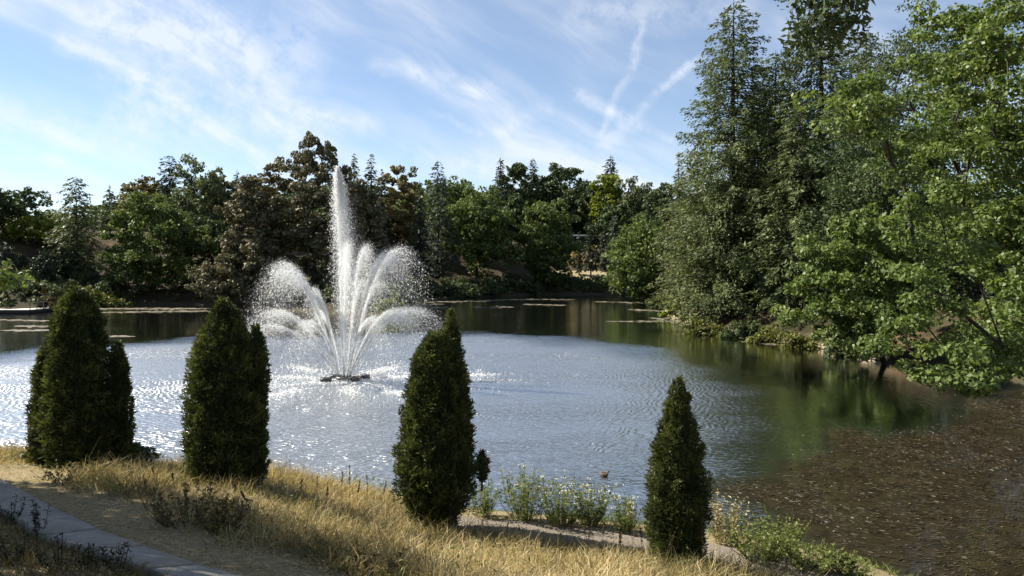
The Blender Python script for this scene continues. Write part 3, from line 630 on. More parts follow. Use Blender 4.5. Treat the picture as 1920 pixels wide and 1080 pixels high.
def column_shrub(label, px, base, top, wpx, Y):
    p = at(px, base, Y); z0 = gz(p[0], Y); h = (base-top)*pxsize(Y); rx = wpx*pxsize(Y)/2
    r = empty('dark_juniper', (p[0], Y, z0), label, 'juniper', 'dark junipers on the left slope')
    k = 14; C = np.stack([rng.normal(0, rx*.2, k), rng.normal(0, rx*.2, k), np.linspace(.12, .9, k)*h], 1); R = rx*np.sin(np.linspace(.75, 2.9, k))+.08
    V, F, v = leafcloud(C, R, int(5*h*rx*2/(.5*.5*.31)), .5, 1.2); mesh('foliage', V, F, M['spruce'], r, {'v': v})
    tv, tf = tubes([(np.array([[0, 0, -.3], [0, 0, h*.5], [0, 0, h*.8]]), [.14, .09, .03])], 5); mesh('trunk', tv, tf, M['bark'], r, smooth=True)
for a in [('slim dark juniper above the landing stage on the left slope', 42, 515, 480, 15, 138), ('wide dark juniper on the left slope, nearer of the wide pair', 82, 520, 468, 40, 134), ('wide dark juniper on the left slope, right of the wide pair', 117, 512, 458, 42, 140),
          ('short dark juniper pillar right of the wide pair on the slope', 178, 516, 484, 16, 138), ('dark juniper in the shadow left of the slim one', 12, 510, 470, 30, 136), ('tiny dark juniper on the sandy track', 76, 526, 508, 10, 132)]: column_shrub(*a)

# ---------------------------------------------------------------- built things far off
def pavilion():
    Y = 224.0; c = at(1072, 440, Y); z0 = gz(c[0], Y+3)
    wdt = 92*pxsize(Y); top = c[2]; h = top-z0
    r = empty('flat_roofed_pavilion', (c[0], Y+3, z0), 'flat roofed dark pavilion with white roof edge half hidden on the far hill', 'building')
    box('wall', (wdt, 6, h-.3), M['darkwood'], r, (0, 0, (h-.3)/2-.4))
    rf = box('roof', (wdt+1.4, 7.6, .34), M['darkwood'], r, (0, -.2, h-.34)); box('fascia', (wdt+1.44, .12, .5), M['white'], rf, (0, -3.87, .1))
    for k in range(6):
        wn = box('window', (wdt/6*.7, .1, h*.45), M['glass'], r, (-wdt/2+wdt/6*(k+.5), -3.03, h*.42)); box('frame', (.12, .08, h*.45), M['darkwood'], wn, (0, -.06, 0))
pavilion()
tc = at(1096, 514, 197)
tv = []; 
terr = mesh('terrace', [(tc[0]-9, 193.5, gz(tc[0]-9, 193.5)+.1), (tc[0]+8, 193.5, gz(tc[0]+8, 193.5)+.1), (tc[0]+8, 203, 5.9), (tc[0]-9, 203, 5.9)], [[0, 1, 2, 3]], M['sand'], kind='structure')
def hedge():
    C = np.array([(tc[0]+x, 192.2, gz(tc[0]+x, 192.2)+.5) for x in np.linspace(-10, 9, 40)]); V, F, v = leafcloud(C, np.full(40, .75), 2600, .55, .8)
    o = mesh('low_hedge', V, F, M['spruce'], attr={'v': v}); tag(o, 'low dark clipped hedge along the sandy terrace', 'hedge')
hedge()
C = np.array([(x, y, gz(x, y)+.5) for x, y in zip(rng.uniform(11, 24, 120), rng.uniform(206, 219, 120))]); V, F, v = leafcloud(C, rng.uniform(.6, 1.4, 120), 6500, .55, .6)
o = mesh('dry_grass_slope', V, F, M['straw'], attr={'v': v}, kind='stuff'); tag(o, 'sunlit straw-coloured grass slope below the pavilion', 'grass')

def landing_stage():
    p = on_z(42, 580, .5); Y = p[1]; r = empty('landing_stage', (p[0]-2.5, Y, 0), 'pale timber landing stage with thin railing at the left edge of the pond', 'jetty')
    for k in range(12): box('deck_board', (.82, 7.2, .08), M['deck'], r, (-5+.86*k, 1.5, .52+.004*(k % 2)))
    box('edge_beam', (10.4, .14, .42), M['darkwood'], r, (-.2, -2.2, .26)); box('edge_beam', (.14, 7.2, .42), M['darkwood'], r, (5.05, 1.5, .26))
    for k in range(7): box('post', (.09, .09, 1.05), M['timber'], r, (-5+1.65*k, 5.0, 1.05))
    for k in range(5): box('post', (.09, .09, 1.05), M['timber'], r, (4.9, -1.9+1.6*k, 1.05))
    box('rail', (10.2, .08, .08), M['timber'], r, (-.1, 5.0, 1.6)); box('rail', (10.2, .06, .06), M['timber'], r, (-.1, 5.0, 1.15)); box('rail', (.08, 7.0, .08), M['timber'], r, (4.9, 1.5, 1.6))
    for k in range(5): box('pile', (.2, .2, 1.9), M['darkwood'], r, (-4.6+2.3*k, -1.9, -.5))
landing_stage()
# timber edging of the right shore: short logs laid end to end in two courses
def edging():
    line = spline([f[:2] for f in fs[15:20]], 12); seg = np.linalg.norm(np.diff(line, axis=0), axis=1); cum = np.concatenate([[0], np.cumsum(seg)])
    r = empty('timber_edging', (line[0][0], line[0][1], 0), 'pale timber boards edging the right-hand shore at the waterline', 'edging')
    L = 2.6; k = 0
    for s0 in np.arange(0, cum[-1]-L, L):
        a = np.array([np.interp(s0, cum, line[:, 0]), np.interp(s0, cum, line[:, 1])]); b = np.array([np.interp(s0+L*.97, cum, line[:, 0]), np.interp(s0+L*.97, cum, line[:, 1])])
        mid = (a+b)/2; an = math.atan2(b[1]-a[1], b[0]-a[0]); nl = np.array([-math.sin(an), math.cos(an)])
        for c in (0, 1):
            q = mid+nl*.16*c+nl*(-.25); box('board', (np.linalg.norm(b-a), .16, .22), M['timber'], r, (q[0]-line[0][0], q[1]-line[0][1], .14+.20*c+rng.normal()*.015), (rng.normal()*.03, rng.normal()*.012, an), .02)
edging()

# ---------------------------------------------------------------- fountain
def lathe(prof, n=20):
    V = []; F = []
    for i, (r_, z_) in enumerate(prof):
        for k in range(n): V.append((r_*math.cos(k*2*math.pi/n), r_*math.sin(k*2*math.pi/n), z_))
    for i in range(len(prof)-1):
        for k in range(n): k2 = (k+1) % n; F.append((i*n+k, i*n+k2, (i+1)*n+k2, (i+1)*n+k))
    return V, F
TET = unit(np.array([[1, 1, 1], [1, -1, -1], [-1, 1, -1], [-1, -1, 1]], float)); TF = np.array([[0, 1, 2], [0, 3, 1], [0, 2, 3], [1, 3, 2]])
def drops(P, sz, stretch=None):
    n = len(P); Q = rng.normal(size=(n, 3, 3)); Q, _ = np.linalg.qr(Q)
    v = np.einsum('nij,kj->nki', Q, TET)*np.asarray(sz).reshape(-1, 1, 1)
    if stretch is not None: v = v+(v*stretch[:, None, :]).sum(2, keepdims=True)*stretch[:, None, :]*1.6
    return (P[:, None, :]+v).reshape(-1, 3), (np.arange(n)[:, None, None]*4+TF[None]).reshape(-1, 3)
G = 9.81
def fine(P, sz):
    n = len(P); A = rdir(n)*np.asarray(sz).reshape(-1, 1); B = rdir(n)*np.asarray(sz).reshape(-1, 1)
    return np.stack([P+A, P+B, P-(A+B)*.6], 1).reshape(-1, 3), np.arange(3*n).reshape(-1, 3)
def fountain():
    r = empty('floating_fountain', (FX, FY, 0), 'white water fountain with tall central jet and arching sprays on dark floats', 'fountain')
    fv, ff = lathe([(0, -.16), (.33, -.16), (.37, -.12), (.37, .14), (.34, .18), (0, .18)], 24)
    for (x, y) in [(-.98, -.62), (-.72, .75), (1.12, .62), (.72, -.52)]:
        f = mesh('float', fv, ff, M['float'], r, smooth=False); f.location = (x, y, .03); box('strut', (math.hypot(x, y), .07, .06), M['steel'], r, (x/2, y/2, .16), (0, 0, math.atan2(y, x)))
    rv, rf = lathe([(.42, .08), (.5, .08), (.5, .2), (.42, .2), (.42, .08)], 24); mesh('nozzle_ring', rv, rf, M['steel'], r)
    nv, nf = lathe([(.10, -.1), (.10, .2), (.05, .42), (.035, .42)], 12); mesh('central_nozzle', nv, nf, M['steel'], r)
    sv, sf = lathe([(.035, .0), (.035, .16), (.02, .24), (.014, .24)], 8)
    feet = []
    def jet(az, h, reach, n, nf_, spread=.055, sz=.020, core=True, slow=.16):
        """water thrown from the ring at azimuth az (0 = right, 90 = away) to height h, landing `reach` metres out"""
        vz = math.sqrt(2*G*h); T = 2*vz/G; vr = reach/T; ca, sa = math.cos(az), math.sin(az)
        p0 = np.array([.42*ca, .42*sa, .3]); nz_ = mesh('nozzle', sv, sf, M['steel'], r); nz_.location = (p0[0], p0[1], .14)
        nt_ = n+nf_; t = T*np.where(rng.uniform(size=nt_) < .5, rng.uniform(0, .62, nt_), rng.beta(2.6, 2.2, nt_)); f = 1-np.abs(rng.normal(0, slow, nt_))*np.clip(t/T, 0, 1)**.7
        w0 = .010+spread*t*np.where(np.arange(nt_) < n, .7, 1.25)
        V0 = np.stack([vr*ca*f, vr*sa*f, vz*(1-(1-f)*.5)], 1)
        P = p0+V0*t[:, None]; P[:, 2] -= .5*G*t*t; P += rng.normal(size=(nt_, 3))*w0[:, None]; P[:, 0] += .05*t*t*.4
        vel = V0.copy(); vel[:, 2] -= G*t; ok = P[:, 2] > .02
        s_ = sz*rng.uniform(.5, 1.5, n)*np.where(rng.uniform(size=n) < .05, 1.6, 1); okb = ok[:n]
        dv, df = drops(P[:n][okb], s_[okb], unit(vel[:n][okb])); fv_, ff_ = fine(P[n:][ok[n:]], sz*.78*rng.uniform(.5, 1.4, int(ok[n:].sum())))
        df = np.concatenate([df, ff_+len(dv)]); dv = np.concatenate([dv, fv_])
        segs = []
        if core:
            tt = np.linspace(0, T*.46, 16)
            for b in range(2):
                jit = rng.normal(0, .012, (16, 3))*np.linspace(0, 3, 16)[:, None]
                pts = p0+np.stack([vr*ca*tt, vr*sa*tt, vz*tt-.5*G*tt*tt], 1)+jit; segs.append((pts, np.interp(np.arange(16), [0, 8, 15], [.024, .017, .003])))
            cv, cf = tubes(segs, 4); cf3 = np.concatenate([cf[:, [0, 1, 2]], cf[:, [0, 2, 3]]])
            df = np.concatenate([df, cf3+len(dv)]); dv = np.concatenate([dv, cv])
        mesh('water_jet', dv, df, M['spray'], r, kind='stuff'); feet.append((p0[0]+reach*ca, p0[1]+reach*sa, az, reach))
    D = math.radians
    # tall ring
    for az, h, re in [(177, 7.0, 7.0), (196, 6.6, 6.4), (8, 7.9, 6.2), (-24, 7.6, 5.6), (70, 8.1, 4.6), (-72, 8.1, 4.4)]:
        jet(D(az), h, re, 1800, 22000, .12, .018, slow=.21)
    # low ring
    for az, h, re in [(184, 4.1, 7.6), (170, 3.9, 8.2), (196, 3.2, 8.2), (-4, 4.1, 8.4), (14, 4.2, 7.6), (-22, 3.9, 7.6), (-50, 3.8, 6.6), (-115, 3.6, 6.0), (40, 4.0, 6.6), (128, 3.8, 6.4)]:
        jet(D(az), h, re, 1100, 11000, .085, .017, slow=.17)
    # slim jets between the rings and the centre
    for az, h, re in [(165, 5.4, 3.4), (18, 5.8, 3.8), (-42, 6.0, 3.2), (-142, 5.2, 3.2)]:
        jet(D(az), h, re, 700, 8000, .09, .016, slow=.2)
    # central plume
    h = 12.9; vz = math.sqrt(2*G*h); T = vz/G; n = 80000
    t = T*rng.uniform(0, 2, n); up = t < T; zz = vz*t-.5*G*t*t
    fz = np.where(up, 1, 1-np.abs(rng.normal(0, .05, n))); zz = zz*fz*(1-np.abs(rng.normal(0, .07, n)))+.3
    wid = np.where(up, .02+.045*t*(1-.5*t/T), .06+.30*np.maximum(t-T, 0)**1.2); zrel = np.clip(zz/h, 0, 1)
    wid = np.where(rng.uniform(size=n) < .35, wid, .06+.50*np.sqrt(zrel)*(1-zrel)**.7)
    P = np.stack([rng.normal(size=n)*wid*1.15, rng.normal(size=n)*wid*1.15, zz], 1); P[:, 0] += np.where(up, -.33*zrel, -.33*zrel+.28*(t-T)**1.0+.05)
    keep = (zz > .05); P = P[keep]; sz_ = .017*rng.uniform(.5, 1.5, len(P)); st = np.tile(np.array([[0, 0, 1.0]]), (len(P), 1))
    kb = len(P)//7; dv, df = drops(P[:kb], sz_[:kb], st[:kb]); fv_, ff_ = fine(P[kb:], sz_[kb:]*.75); df = np.concatenate([df, ff_+len(dv)]); dv = np.concatenate([dv, fv_])
    segs = []
    for b in range(9):
        z_ = np.linspace(.3, h*rng.uniform(.35, .86), 26); lat = rng.normal(0, .05, 2)*np.linspace(.5, 3.2, 26)[:, None]
        pts = np.stack([-.33*z_/h+lat[:, 0]+rng.normal(0, .018, 26), lat[:, 1], z_], 1); segs.append((pts, np.linspace(.026, .003, 26)))
    cv, cf = tubes(segs, 4); cf3 = np.concatenate([cf[:, [0, 1, 2]], cf[:, [0, 2, 3]]])
    mesh('central_jet', np.concatenate([dv, cv]), np.concatenate([df, cf3+len(dv)]), M['spray'], r, kind='stuff')
    # fine mist hanging under the arcs and drifting off the plume
    n = 36000; q = rng.normal(size=(n, 3))*np.array([2.3, 2.2, 1.0]); q[:, 2] = np.abs(rng.normal(0, 2.0, n)); k2 = 17000
    q[:k2] = np.stack([.45+rng.normal(0, .42, k2)+.0, rng.normal(0, .45, k2), rng.uniform(1.5, 11.3, k2)], 1); q[:k2, 0] += (11.3-q[:k2, 2])*.03-.35*(q[:k2, 2] > 9)
    dv, df = fine(q, .010*rng.uniform(.5, 1.5, n)); mesh('mist', dv, df, M['spray'], r, kind='stuff')
    # foam where the jets land
    Pf = []
    for (x, y, az, re) in feet:
        k = 520; a_ = rng.normal(0, 1.25, k); b_ = rng.normal(0, .34, k); Pf.append(np.stack([x-.6*math.cos(az)+a_*math.cos(az)-b_*math.sin(az), y-.6*math.sin(az)+a_*math.sin(az)+b_*math.cos(az), np.full(k, .012)+rng.uniform(0, .03, k)], 1))
    k = 1500; Pf.append(np.concatenate([rng.normal(0, 1.1, (k, 2)), np.full((k, 1), .02)], 1)); k = 3500; a_ = rng.uniform(0, 6.28, k); q_ = rng.uniform(1, 9.5, k); Pf.append(np.stack([q_*np.cos(a_), q_*np.sin(a_), np.full(k, .015)], 1))
    Pf = np.concatenate(Pf); n = len(Pf); Nn = unit(np.array([0, 0, 1.0])+rng.normal(size=(n, 3))*.5); l = rng.uniform(.04, .13, n)
    V, F = leaves(Pf, rdir(n)*np.array([1, 1, .1]), Nn, l, l*.8, .1); V[:, 2] = np.maximum(V[:, 2], .004)
    mesh('foam', V, F, M['foam'], r, {'v': np.repeat(rng.uniform(0, 1, n), 4)}, kind='stuff')
fountain()

# ---------------------------------------------------------------- plants on the pond
n = 90000; P = np.stack([rng.uniform(5.5, 34, n), rng.uniform(12, 46, n)], 1)
inside = -sdist(P[:, 0], P[:, 1], weedpoly); sp = sdist(P[:, 0], P[:, 1])
dens = np.clip((inside+bumps(P[:, 0], P[:, 1], .9, .8, 11))/1.6, 0, 1)*(0.38+.62*(bumps(P[:, 0], P[:, 1], 1.6, 1, 12)+bumps(P[:, 0], P[:, 1], 3.4, .8, 13) > -.35))
ok = (rng.uniform(size=n) < dens) & (sp < -.1) & (P[:, 0]/P[:, 1] < .78); P = P[ok]; n = len(P)
an = bumps(P[:, 0], P[:, 1], .35, 1.0, 14)+rng.normal(0, .5, n); A = np.stack([np.cos(an), np.sin(an), rng.normal(0, .05, n)], 1)
l = rng.uniform(.05, .22, n); V, F = leaves(np.concatenate([P, np.full((n, 1), .012)], 1), A, unit(np.array([0, 0, 1.0])+rng.normal(size=(n, 3))*.28), l, l*rng.uniform(.12, .3, n), .1)
V[:, 2] = np.maximum(V[:, 2], .003)
o = mesh('pond_weed', V, F, M['weed'], attr={'v': np.repeat(np.clip(rng.beta(1.6, 2.4, n), 0, 1), 4)}, kind='stuff'); tag(o, 'brown pond weed matted over the shallow near right corner', 'pond weed')
n = 240; P = np.stack([rng.uniform(6, 30, n), rng.uniform(14, 42, n)], 1); ok = (sdist(P[:, 0], P[:, 1], weedpoly) < .6) & (sdist(P[:, 0], P[:, 1]) < -.2); P = P[ok]; n = len(P)
V, F = leaves(np.concatenate([P, np.full((n, 1), .03)], 1), rdir(n)*np.array([1, 1, .05]), unit(np.array([0, 0, 1.0])+rng.normal(size=(n, 3))*.2), rng.uniform(.05, .10, n), rng.uniform(.03, .06, n), .1)
o = mesh('fallen_leaves', V, F, M['mat'], attr={'v': np.full(4*n, .95)}, kind='stuff'); tag(o, 'scattered pale fallen leaves floating on the brown weed', 'leaves')
def floatmat(label, strips, per):
    PP = []; per *= .55
    for (x0, x1, y0, slope) in strips:
        k = int(per*(x1-x0)); px = rng.uniform(x0, x1, k); edge_ = 1-np.abs((px-(x0+x1)/2)/((x1-x0)/2))**2
        py = y0+slope*(px-x0)+rng.normal(0, 1, k)*.75*np.sqrt(edge_+.05)
        for a, b in zip(px, py):
            q = on_z(a, b); PP.append((q[0], q[1]))
    P = np.array(PP); P = P[sdist(P[:, 0], P[:, 1]) < -.2]; n = len(P); d = np.linalg.norm(P, axis=1)
    l = d*.0042*rng.uniform(.6, 1.6, n); V, F = leaves(np.concatenate([P, np.full((n, 1), .02)], 1), np.stack([np.ones(n), rng.normal(0, .3, n), np.zeros(n)], 1), np.array([[0, 0, 1.0]])+rng.normal(size=(n, 3))*.05, l*1.7, l*.9)
    V[:, 2] = np.maximum(V[:, 2], .004)
    o = mesh('floating_mat', V, F, M['mat'], attr={'v': np.repeat(rng.uniform(0, 1, n), 4)}, kind='stuff'); tag(o, label, 'pond weed')
floatmat('pale floating weed streaks in front of the left far shore', [(175, 420, 579, .0), (190, 415, 586, -.012), (0, 90, 600, .02), (195, 250, 631, .0), (0, 110, 620, .0), (30, 170, 612, 0)], 3.2)
floatmat('pale floating weed streaks off the middle far shore', [(790, 830, 572, -.04), (800, 940, 567, -.03), (800, 850, 576, 0), (930, 1075, 562, 0), (890, 960, 576, .0), (985, 1060, 571, .02), (1120, 1230, 566, .02), (1180, 1250, 580, .06), (1140, 1290, 603, .0), (1220, 1300, 596, .1), (1390, 1480, 640, .1)], 2.4)

# ---------------------------------------------------------------- near bank
# gravel path along the shore
nearline = spline([(11.2, 12.2), (9.9, 14.4), (8.3, 16.9), (6, 18.6), (2.5, 19.9), (-0.5, 20.7), (-2.6, 21.2)], 12)
T = unit(np.gradient(nearline, axis=0)); Nn = np.stack([T[:, 1], -T[:, 0]], 1); Nn = np.where((sdist(*(nearline+Nn*2).T) > 0)[:, None], Nn, -Nn)
V = []; 
for k, s_ in enumerate(np.linspace(2.6, 3.9, 7)):
    q = nearline+Nn*(s_+.1*np.sin(np.arange(len(nearline))*.9+k))[:, None]; V.append(np.concatenate([q, (ground(q[:, 0], q[:, 1])+.035-(.05 if k in (0, 6) else 0))[:, None]], 1))
m_ = len(nearline); V = np.concatenate(V); F = [(k*m_+i, k*m_+i+1, (k+1)*m_+i+1, (k+1)*m_+i) for k in range(6) for i in range(m_-1)]
gp = mesh('gravel_path', V, F, M['gravel'], smooth=True, kind='structure'); gp['label'] = 'narrow gravel path along the near shore'
# paved path of slabs, lower left
edge_px = [(-60, 890), (-28, 899), (0, 908), (29, 923), (73, 949), (124, 978), (184, 1008), (267, 1039), (369, 1073), (480, 1103), (620, 1135)]
EP = np.array([hit(*p) for p in edge_px]); EP = np.concatenate([EP[:1]*2-EP[1:2], EP])
fp = bpy.data.objects.new('paved_path', None); COL.objects.link(fp); fp['kind'] = 'structure'; fp['label'] = 'curving path of grey concrete slabs'
PW = .66
def perp(i):
    a = EP[max(i-1, 0)][:2]; b = EP[min(i+1, len(EP)-1)][:2]; t_ = (b-a)/np.linalg.norm(b-a); q = np.array([t_[1], -t_[0]])
    return q if q[1] < 0 else -q
for i in range(len(EP)-1):
    gap_ = .032; a, b = EP[i][:2], EP[i+1][:2]; na, nb = perp(i), perp(i+1); tdir = unit(b-a)*gap_
    c = [a+tdir, b-tdir, b+nb*PW-tdir, a+na*PW+tdir]; z_ = ground([p[0] for p in c], [p[1] for p in c])+.115+rng.normal()*.008
    tv = [(*p, zz_) for p, zz_ in zip(c, z_)]; inn = np.mean(np.array(tv), 0)
    top_ = [tuple(np.array(p)*(1-.014)+inn*.014) for p in tv]; mid_ = [(p[0], p[1], p[2]-.012) for p in tv]; bot_ = [(p[0], p[1], p[2]-.14) for p in tv]
    F = [(0, 1, 2, 3)]+[(j, 4+j, 4+(j+1) % 4, (j+1) % 4) for j in range(4)]+[(4+j, 8+j, 8+(j+1) % 4, 4+(j+1) % 4) for j in range(4)]
    mesh('slab', top_+mid_+bot_, F, M['stone'], fp)
PATH = EP[:, :2]
def dpath(x, y):
    """signed distance to the slabs' lakeside edge: positive on the lake side"""
    P = np.stack([x, y], 1)[:, None, :]; A = PATH[:-1][None]; B = PATH[1:][None]; AB = B-A
    t_ = np.clip(((P-A)*AB).sum(2)/(AB*AB).sum(2), 0, 1); q = A+AB*t_[..., None]; d = np.linalg.norm(P-q, axis=2); j = d.argmin(1)
    ab = AB[0, j]; ap = P[:, 0]-A[0, j]; cr_ = ab[:, 0]*ap[:, 1]-ab[:, 1]*ap[:, 0]
    return np.where(cr_ > 0, 1, -1)*d[np.arange(len(x)), j]
def sow(n, x0, x1, y0, y1, cond):
    x = rng.uniform(x0, x1, n); y = rng.uniform(y0, y1, n); s_ = sdist(x, y); dp = dpath(x, y); ok = cond(x, y, s_, dp) & (np.abs(x/y) < .80)
    x, y, s_, dp = x[ok], y[ok], s_[ok], dp[ok]; return x, y, ground(x, y), s_, dp
def grass(name, label, x, y, z_, L, Wd, mat, v, bend=.95):
    n = len(x); P = np.stack([x, y, z_-.01], 1); wind = np.array([.35, -.1, 0]); D = unit(np.array([0, 0, 1.0])+rng.normal(size=(n, 3))*np.array([.7, .7, .12])+wind*.1)
    lean = rng.normal(size=(n, 3))*np.array([bend, bend, .25])+wind*.3+np.array([0, 0, -.1])
    V, F = blades(P, D, L, Wd, lean); o = mesh(name, V, F, M[mat], attr={'v': np.repeat(v, 5)}, kind='stuff'); tag(o, label, 'grass'); return o
x, y, z_, s_, dp = sow(230000, -20, 11, 8, 27, lambda x, y, s_, dp: (s_ > np.where(x < -2.2, 1.6, 3.75)) & (s_ < 15) & (dp > .1))
lush = bumps(x, y, 1.3, 1, 21)+bumps(x, y, 3.5, .6, 22); tall = np.clip((dp-1.1+lush*.35)/.9, 0, 1)*np.where(x < -2.2, 1, np.clip((s_-3.6)/.5, .45, 1)); pick = rng.uniform(size=len(x)) < .40+.60*tall*np.clip(.8+lush*.5, .35, 1)
x, y, z_, s_, dp, lush, tall = [a[pick] for a in (x, y, z_, s_, dp, lush, tall)]
L = (.045+.34*tall*np.clip(1+.35*lush, .45, 1.7))*rng.uniform(.55, 1.3, len(x)); vv = np.clip(.60+.20*bumps(x, y, .8, 1, 31)+.14*bumps(x, y, 2.7, 1, 32)+rng.normal(0, .22, len(x))-.35*(rng.uniform(size=len(x)) < .18), 0, 1)
grass('meadow_grass', 'tall dry straw-coloured grass on the near bank', x, y, z_, L*rng.choice([.6, 1, 1, 1.35], len(x)), rng.uniform(.007, .016, len(x)), 'straw', vv)
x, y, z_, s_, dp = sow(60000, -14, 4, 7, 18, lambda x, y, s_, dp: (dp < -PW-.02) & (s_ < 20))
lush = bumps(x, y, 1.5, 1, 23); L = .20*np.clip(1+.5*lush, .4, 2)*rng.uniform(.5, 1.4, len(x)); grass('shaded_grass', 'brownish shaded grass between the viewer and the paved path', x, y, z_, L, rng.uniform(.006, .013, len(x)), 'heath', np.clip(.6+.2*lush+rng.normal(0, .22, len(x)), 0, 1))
x, y, z_, s_, dp = sow(52000, -24, 11.5, 10, 30, lambda x, y, s_, dp: (s_ > .1) & (s_ < 2.75))
lush = bumps(x, y, 1.0, 1, 25); L = .26*np.clip(1+.7*lush, .35, 2.3)*rng.uniform(.5, 1.4, len(x)); grass('shore_grass', 'fresh green waterside plants between gravel path and pond', x, y, z_, L, rng.uniform(.010, .022, len(x)), 'weedleaf', np.clip(.5+rng.normal(0, .25, len(x)), 0, 1))
x, y, z_, s_, dp = sow(16000, -16, 10, 8, 24, lambda x, y, s_, dp: (s_ > 4.2) & (s_ < 14) & (dp > .9))
ok = bumps(x, y, 1.1, 1, 41)+bumps(x, y, 2.9, .7, 42) > .35; x, y, z_ = x[ok], y[ok], z_[ok]; n = len(x)
A = rdir(n); A[:, 2] = np.abs(A[:, 2])+.2; V, F = leaves(np.stack([x, y, z_+rng.uniform(.02, .30, n)], 1), A, unit(np.array([0, 0, 1.0])+rng.normal(size=(n, 3))*.6), rng.uniform(.05, .12, n), rng.uniform(.02, .05, n), .1)
o = mesh('meadow_weeds', V, F, M['weedleaf'], attr={'v': np.repeat(rng.uniform(0, .8, n), 4)}, kind='stuff'); tag(o, 'patches of green weeds growing through the dry grass', 'wild plants')
x, y, z_, s_, dp = sow(26000, -14, 3, 8, 20, lambda x, y, s_, dp: (dp > -PW*.15) & (dp < 2.4) & (s_ > 4))
n = len(x); A = rdir(n); A[:, 2] *= .12; V, F = leaves(np.stack([x, y, z_+rng.uniform(.004, .05, n)], 1), A, unit(np.array([0, 0, 1.0])+rng.normal(size=(n, 3))*.3), rng.uniform(.05, .22, n), rng.uniform(.005, .014, n))
o = mesh('straw_litter', V, F, M['straw'], attr={'v': np.repeat(rng.uniform(.1, 1, n), 4)}, kind='stuff'); tag(o, 'trodden straw litter strewn along the paved path', 'litter')
# leafy weed clumps at the water's edge
def clump(label, x, y, h, r_, nst, flowers, mat='weedleaf', name='weed_clump', group=None, nl=26, ls=1.0):
    z0 = gz(x, y); r = empty(name, (x, y, z0), label, 'wild plant', group); segs = []; C = []; A = []; tips = []
    for k in range(nst):
        a = rng.uniform(0, 6.28); q = r_*math.sqrt(rng.uniform()); b = np.array([math.cos(a)*q, math.sin(a)*q, 0]); hh = h*rng.uniform(.6, 1.1); tp = b*1.5+np.array([rng.normal()*.06, rng.normal()*.06, hh])
        segs.append(([b*.6, (b+tp)/2, tp], [.006, .005, .003])); tips.append(tp)
        for j in range(nl):
            u = rng.uniform(.12, 1); d = rdir(1)[0]; d[2] = abs(d[2])*.5; C.append(b*.6+(tp-b*.6)*u+d*.04); A.append(d)
    tv, tf = tubes(segs, 3); mesh('stems', tv, tf, M[mat], r, {'v': np.full(len(tv), .3)})
    C = np.array(C); n = len(C); l = rng.uniform(.05, .12, n)*ls; V, F = leaves(C, np.array(A), unit(np.array([0, 0, 1.0])+rng.normal(size=(n, 3))*.6), l, l*.35, .1)
    mesh('foliage', V, F, M[mat], r, {'v': np.repeat(rng.uniform(0, 1, n), 4)})
    if flowers:
        tps = np.array([tips[i % len(tips)] for i in range(flowers)]); P = np.repeat(tps, 9, 0)+rng.normal(size=(flowers*9, 3))*np.array([.035, .035, .012]); n = len(P)
        V, F = leaves(P, rdir(n), unit(np.array([0, 0, 1.0])+rng.normal(size=(n, 3))*.4), np.full(n, .03), np.full(n, .03)); mesh('flowers', V, F, M['pale'], r, {'v': np.repeat(rng.uniform(0, 1, n), 4)}, kind='stuff')
    return r
for lb, px, top, base, wp, fl, nst in [('bushy green weed clump right of the third juniper at the water', 905, 915, 968, 50, 0, 26), ('tall pale feathery weed clump left of the white flowers', 985, 902, 975, 70, 10, 46),
        ('green leafy weed clump under the first white flowers', 1052, 912, 985, 70, 26, 46), ('weed clump with white flower heads below the swimming duck', 1105, 925, 985, 60, 30, 40),
        ('last white-flowered clump before the right-hand juniper', 1172, 945, 1000, 45, 16, 26), ('lush bright green clump right of the right-hand juniper', 1430, 985, 1050, 110, 0, 70),
        ('green tuft at the water right of the lush clump', 1520, 1030, 1072, 80, 0, 40), ('dry twiggy clump just right of the right-hand juniper', 1362, 945, 1020, 60, 0, 26),
        ('low green plants at the waterline between second and third juniper', 640, 905, 935, 120, 4, 40), ('thin green weeds left of the third juniper', 700, 915, 945, 60, 0, 22),
        ('thin green weeds right of the second juniper', 560, 895, 925, 60, 0, 22), ('little green tuft at the lower right end of the bank', 1590, 1050, 1078, 60, 0, 26)]:
    best = min(np.linspace(13, 26, 200), key=lambda Y: abs((lambda q: q[2]-gz(q[0], q[1]))(at(px, base, Y)))); q = at(px, base, best)
    mt = 'straw' if 'dry' in lb else 'weedleaf'; clump(lb, q[0], q[1], (base-top)*pxsize(best)*1.2, wp*pxsize(best)/2, int(nst*1.4), fl, mt)
for lb, px, py, h, wp in [('leafy shrub at the foot of the first juniper, right side', 235, 880, .95, 75), ('small leafy shrub left behind the first juniper', 48, 868, .7, 60)]:
    q = hit(px, py); shrub('leafy_shrub', lb, q[0], q[1]+.5, h, wp*pxsize(q[1])/2, .5, 'shrub', lumps=18, leafk=.0055, cover=4.5)

